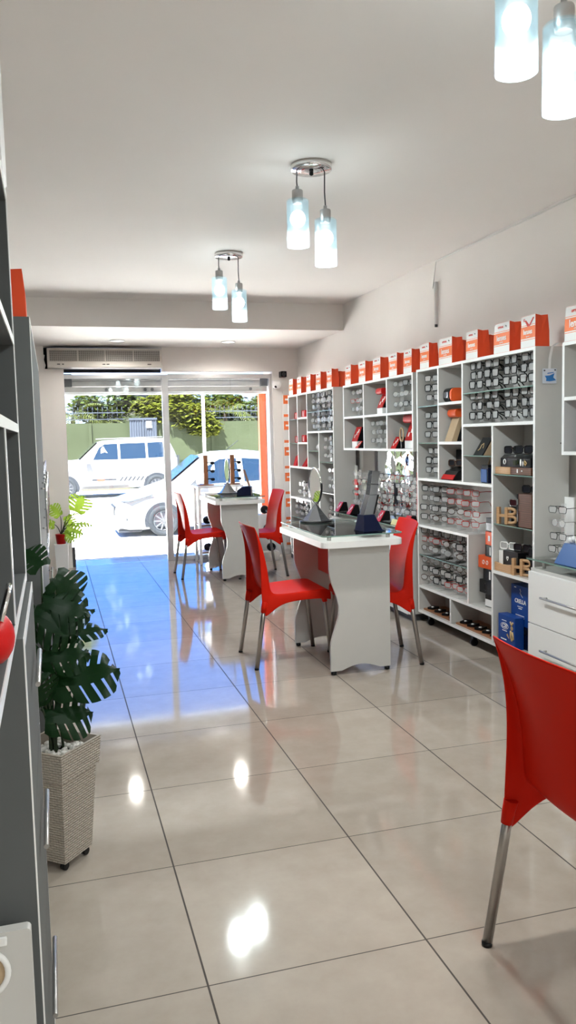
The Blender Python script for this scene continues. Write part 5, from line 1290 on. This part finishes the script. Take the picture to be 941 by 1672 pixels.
# ------------------------------------------------------------------ plants
def monstera_leaf(b, base, dirv, up, L, Wd, curl, nl=5):
    """split leaf: base point, direction, approximate up, length, half width"""
    d = Vector(dirv).normalized(); n = (Vector(up) - d * Vector(up).dot(d)).normalized(); s_ = d.cross(n)
    N = 64; B = Vector(base)
    for sg in (-1, 1):
        prev = None
        for i in range(N + 1):
            t = i / N
            wv_ = Wd * (math.sin(PI * min(1, (t * 0.88 + 0.12))) ** 0.75) * (1.0 if t < 0.75 else 1 - 0.55 * (t - 0.75) / 0.25)
            ph = (t * nl * 1.15 + 0.25) % 1.0
            gap = t > 0.14 and ph < 0.13
            row = []
            for k, f in enumerate((0.0, 0.34, 0.40, 0.72, 1.0)):
                lat = wv_ * f; sweep = 0.30 * lat
                droop = -curl * (f ** 2) * Wd - curl * 0.7 * (t ** 2) * L
                row.append(B + d * (t * L * 0.9 + sweep - 0.12 * L * (1 if t < 0.1 else 0) * f) + s_ * sg * lat + n * (droop + 0.05 * Wd * math.sin(t * 9 + f * 3)))
            if prev is not None:
                pr, pg = prev
                m = 4
                for k in range(m):
                    if k >= 1 and k <= 3 and (gap or pg): continue
                    b.quad(pr[k], pr[k + 1], row[k + 1], row[k])
            prev = (row, gap)
def potted(label, loc, leaves, leafm, potf, r):
    t = thing('potted_plant', label, 'plant', loc)
    potf(t)
    for base, tip, up, L, Wd, curl in leaves:
        B = Vector(base); T = Vector(tip)
        b = MB(); mid = (B + T) / 2 + Vector((random.uniform(-.02, .02), random.uniform(-.02, .02), 0.04))
        pts = [B * (1 - k / 8) ** 2 + mid * 2 * (k / 8) * (1 - k / 8) + T * (k / 8) ** 2 for k in range(9)]
        b.tube(pts, r, 6, taper=0.6); st = b.build('stem', M['stem'], t)
        b = MB(); d = Vector(up[1]); monstera_leaf(b, pts[-1], d, up[0], L, Wd, curl)
        lf = b.build('leaf', leafm, st)
    return t
PZ = 0.40
def square_pot(t):
    def frustum(z0, h0, z1, h1, nm, m):
        b = MB(); uv = b.bm.loops.layers.uv.new('UVMap'); c = [(-1, -1), (1, -1), (1, 1), (-1, 1)]
        A = [b.bm.verts.new((x * h0, y * h0, z0)) for x, y in c]; B = [b.bm.verts.new((x * h1, y * h1, z1)) for x, y in c]
        for k in range(4):
            f = b.bm.faces.new([A[k], A[(k + 1) % 4], B[(k + 1) % 4], B[k]])
            for lp, q in zip(f.loops, ((-h0, z0), (h0, z0), (h1, z1), (-h1, z1))): lp[uv].uv = (q[0] * 1.0 + k * 0.37, q[1])
        b.bm.faces.new(A[::-1])
        I = [b.bm.verts.new((x * (h1 - 0.008), y * (h1 - 0.008), z1)) for x, y in c]; J = [b.bm.verts.new((x * (h1 - 0.012), y * (h1 - 0.012), z1 - 0.05)) for x, y in c]
        for k in range(4):
            b.bm.faces.new([B[k], B[(k + 1) % 4], I[(k + 1) % 4], I[k]]); b.bm.faces.new([I[k], I[(k + 1) % 4], J[(k + 1) % 4], J[k]])
        return b.build(nm, m, t)
    frustum(0.028, 0.068, PZ - 0.085, 0.087, 'pot', M['wicker'])
    frustum(PZ - 0.092, 0.094, PZ, 0.100, 'pot_collar', M['wicker'])
    MB().box(-0.09, 0.09, -0.09, 0.09, PZ - 0.06, PZ - 0.045).build('soil', M['soil'], t)
    for x, y in ((-1, -1), (1, -1), (1, 1), (-1, 1)):
        MB().lathe([(0.013, -0.008), (0.013, 0.008)], 12, (x * 0.052, y * 0.052, 0.0135), 'y').box(x * 0.052 - 0.006, x * 0.052 + 0.006, y * 0.052 - 0.009, y * 0.052 + 0.009, 0.018, 0.03).build('caster', M['black'], t)
PA = math.radians(50)
def W2L(dx, dy):      # world offset -> pot local
    return (dx * math.cos(PA) + dy * math.sin(PA), -dx * math.sin(PA) + dy * math.cos(PA))
def lv(tipw, dirw, L, Wd, curl=0.25, upw=(0.2, -0.75, 0.5)):
    tx, ty = W2L(tipw[0], tipw[1]); ux, uy = W2L(upw[0], upw[1]); ax, ay = W2L(dirw[0], dirw[1])
    bx, by = random.uniform(-.02, .02), random.uniform(-.02, .02)
    return ((bx, by, PZ - 0.05), (tx, ty, tipw[2]), ((ux, uy, upw[2]), (ax, ay, dirw[2])), L, Wd, curl)
plant_leaves = [
    lv((0.0, -0.02, 0.60), (0.85, 0.0, 0.18), 0.235, 0.105, 0.18, (-0.15, -0.6, 0.75)),
    lv((-0.03, -0.06, 0.50), (0.80, 0.1, 0.05), 0.17, 0.085, 0.25, (0, -0.7, 0.6)),
    lv((0.03, 0.03, 0.74), (0.9, 0.1, 0.12), 0.17, 0.055, 0.15, (0, -0.35, 0.9)),
    lv((0.0, 0.0, 0.80), (0.85, 0.1, 0.22), 0.16, 0.045, 0.15, (0, -0.3, 0.9)),
    lv((0.02, 0.05, 0.93), (0.6, 0.1, -0.55), 0.14, 0.085, 0.2, (0.35, -0.85, 0.35)),
    lv((-0.02, 0.0, 0.86), (0.7, -0.1, -0.15), 0.17, 0.085, 0.3, (0.1, -0.7, 0.6)),
    lv((-0.07, 0.02, 0.88), (-0.7, -0.2, -0.35), 0.15, 0.075, 0.3, (-0.2, -0.8, 0.5)),
    lv((-0.06, -0.03, 0.74), (-0.8, -0.1, -0.3), 0.16, 0.07, 0.3, (-0.1, -0.8, 0.5)),
    lv((-0.05, -0.05, 0.60), (-0.6, -0.3, -0.1), 0.15, 0.075, 0.3, (-0.1, -0.7, 0.6)),
    lv((-0.02, 0.04, 0.97), (-0.3, 0.3, 0.3), 0.12, 0.06, 0.2, (0, -0.8, 0.5)),
    lv((0.0, 0.06, 0.90), (0.75, 0.1, -0.5), 0.13, 0.07, 0.3, (0.3, -0.8, 0.4)),
    lv((-0.05, -0.02, 0.83), (0.6, -0.2, -0.3), 0.17, 0.08, 0.3, (0.1, -0.85, 0.4)),
    lv((-0.08, -0.02, 0.79), (-0.3, -0.3, -0.6), 0.15, 0.08, 0.2, (0, -0.9, 0.3)),
    lv((-0.03, -0.04, 0.69), (0.7, -0.1, 0.1), 0.16, 0.07, 0.3, (0, -0.75, 0.6)),
    lv((-0.04, -0.06, 0.54), (-0.1, -0.3, 0.4), 0.14, 0.08, 0.2, (0, -0.9, 0.2)),
]
potted('dark green artificial monstera in a square beige woven pot', (-0.03, 2.665, 0), plant_leaves, M['leafd'], square_pot, 0.0045).rotation_euler.z = PA
b = MB()
for k in range(110):
    x, y = random.uniform(-0.078, 0.078), random.uniform(-0.078, 0.078)
    b.sphere((x, y, random.uniform(-0.006, 0.014)), random.uniform(0.008, 0.014), 1, (random.uniform(0.7, 1.3), random.uniform(0.7, 1.3), 0.8))
o = b.build('white_pebbles', M['stone'], None, (-0.03, 2.665, PZ - 0.036), PA)
for p in o.data.polygons: p.use_smooth = False
tag(o, 'white decorative pebbles filling the woven plant pot', 'pebbles', kind='stuff')
def white_planter(t):
    MB().prism([(-0.055, 0), (0.055, 0), (0.07, 0.34), (-0.07, 0.34)], 'y', -0.06, 0.06, 0.004).build('planter', M['edge'], t)
    MB().lathe([(0.045, 0.34), (0.055, 0.44), (0.058, 0.44)], 20).build('inner_pot', M['redgloss'], t)
def lv2(tip, d, L, Wd, up=(0.1, -0.9, 0.4), curl=0.2): return ((0, 0, 0.43), (tip[0], tip[1], tip[2] - 0.36), (up, d), L, Wd, curl)
potted('bright green leafy plant in a red pot beside the front pier', (0.05, 8.55, 0), [
    lv2((0.16, 0.0, 1.02), (0.45, 0.1, 0.9), 0.21, 0.13), lv2((0.0, -0.02, 0.99), (-0.5, -0.1, 0.7), 0.16, 0.08), lv2((0.07, 0.02, 0.98), (0.3, 0, -0.6), 0.15, 0.07), lv2((0.12, 0.0, 0.90), (0.9, 0, 0.02), 0.22, 0.06, (0, -0.4, 0.9)),
    lv2((0.06, -0.03, 0.86), (0.8, 0, -0.30), 0.20, 0.075), lv2((0.04, -0.03, 0.82), (0.7, -0.2, -0.7), 0.15, 0.06), lv2((-0.06, 0, 0.90), (-0.6, 0, 0.1), 0.15, 0.07), lv2((0.10, 0.05, 0.99), (0.9, 0.2, 0.15), 0.14, 0.04, (0, -0.3, 0.9))],
    M['leafl'], white_planter, 0.005)
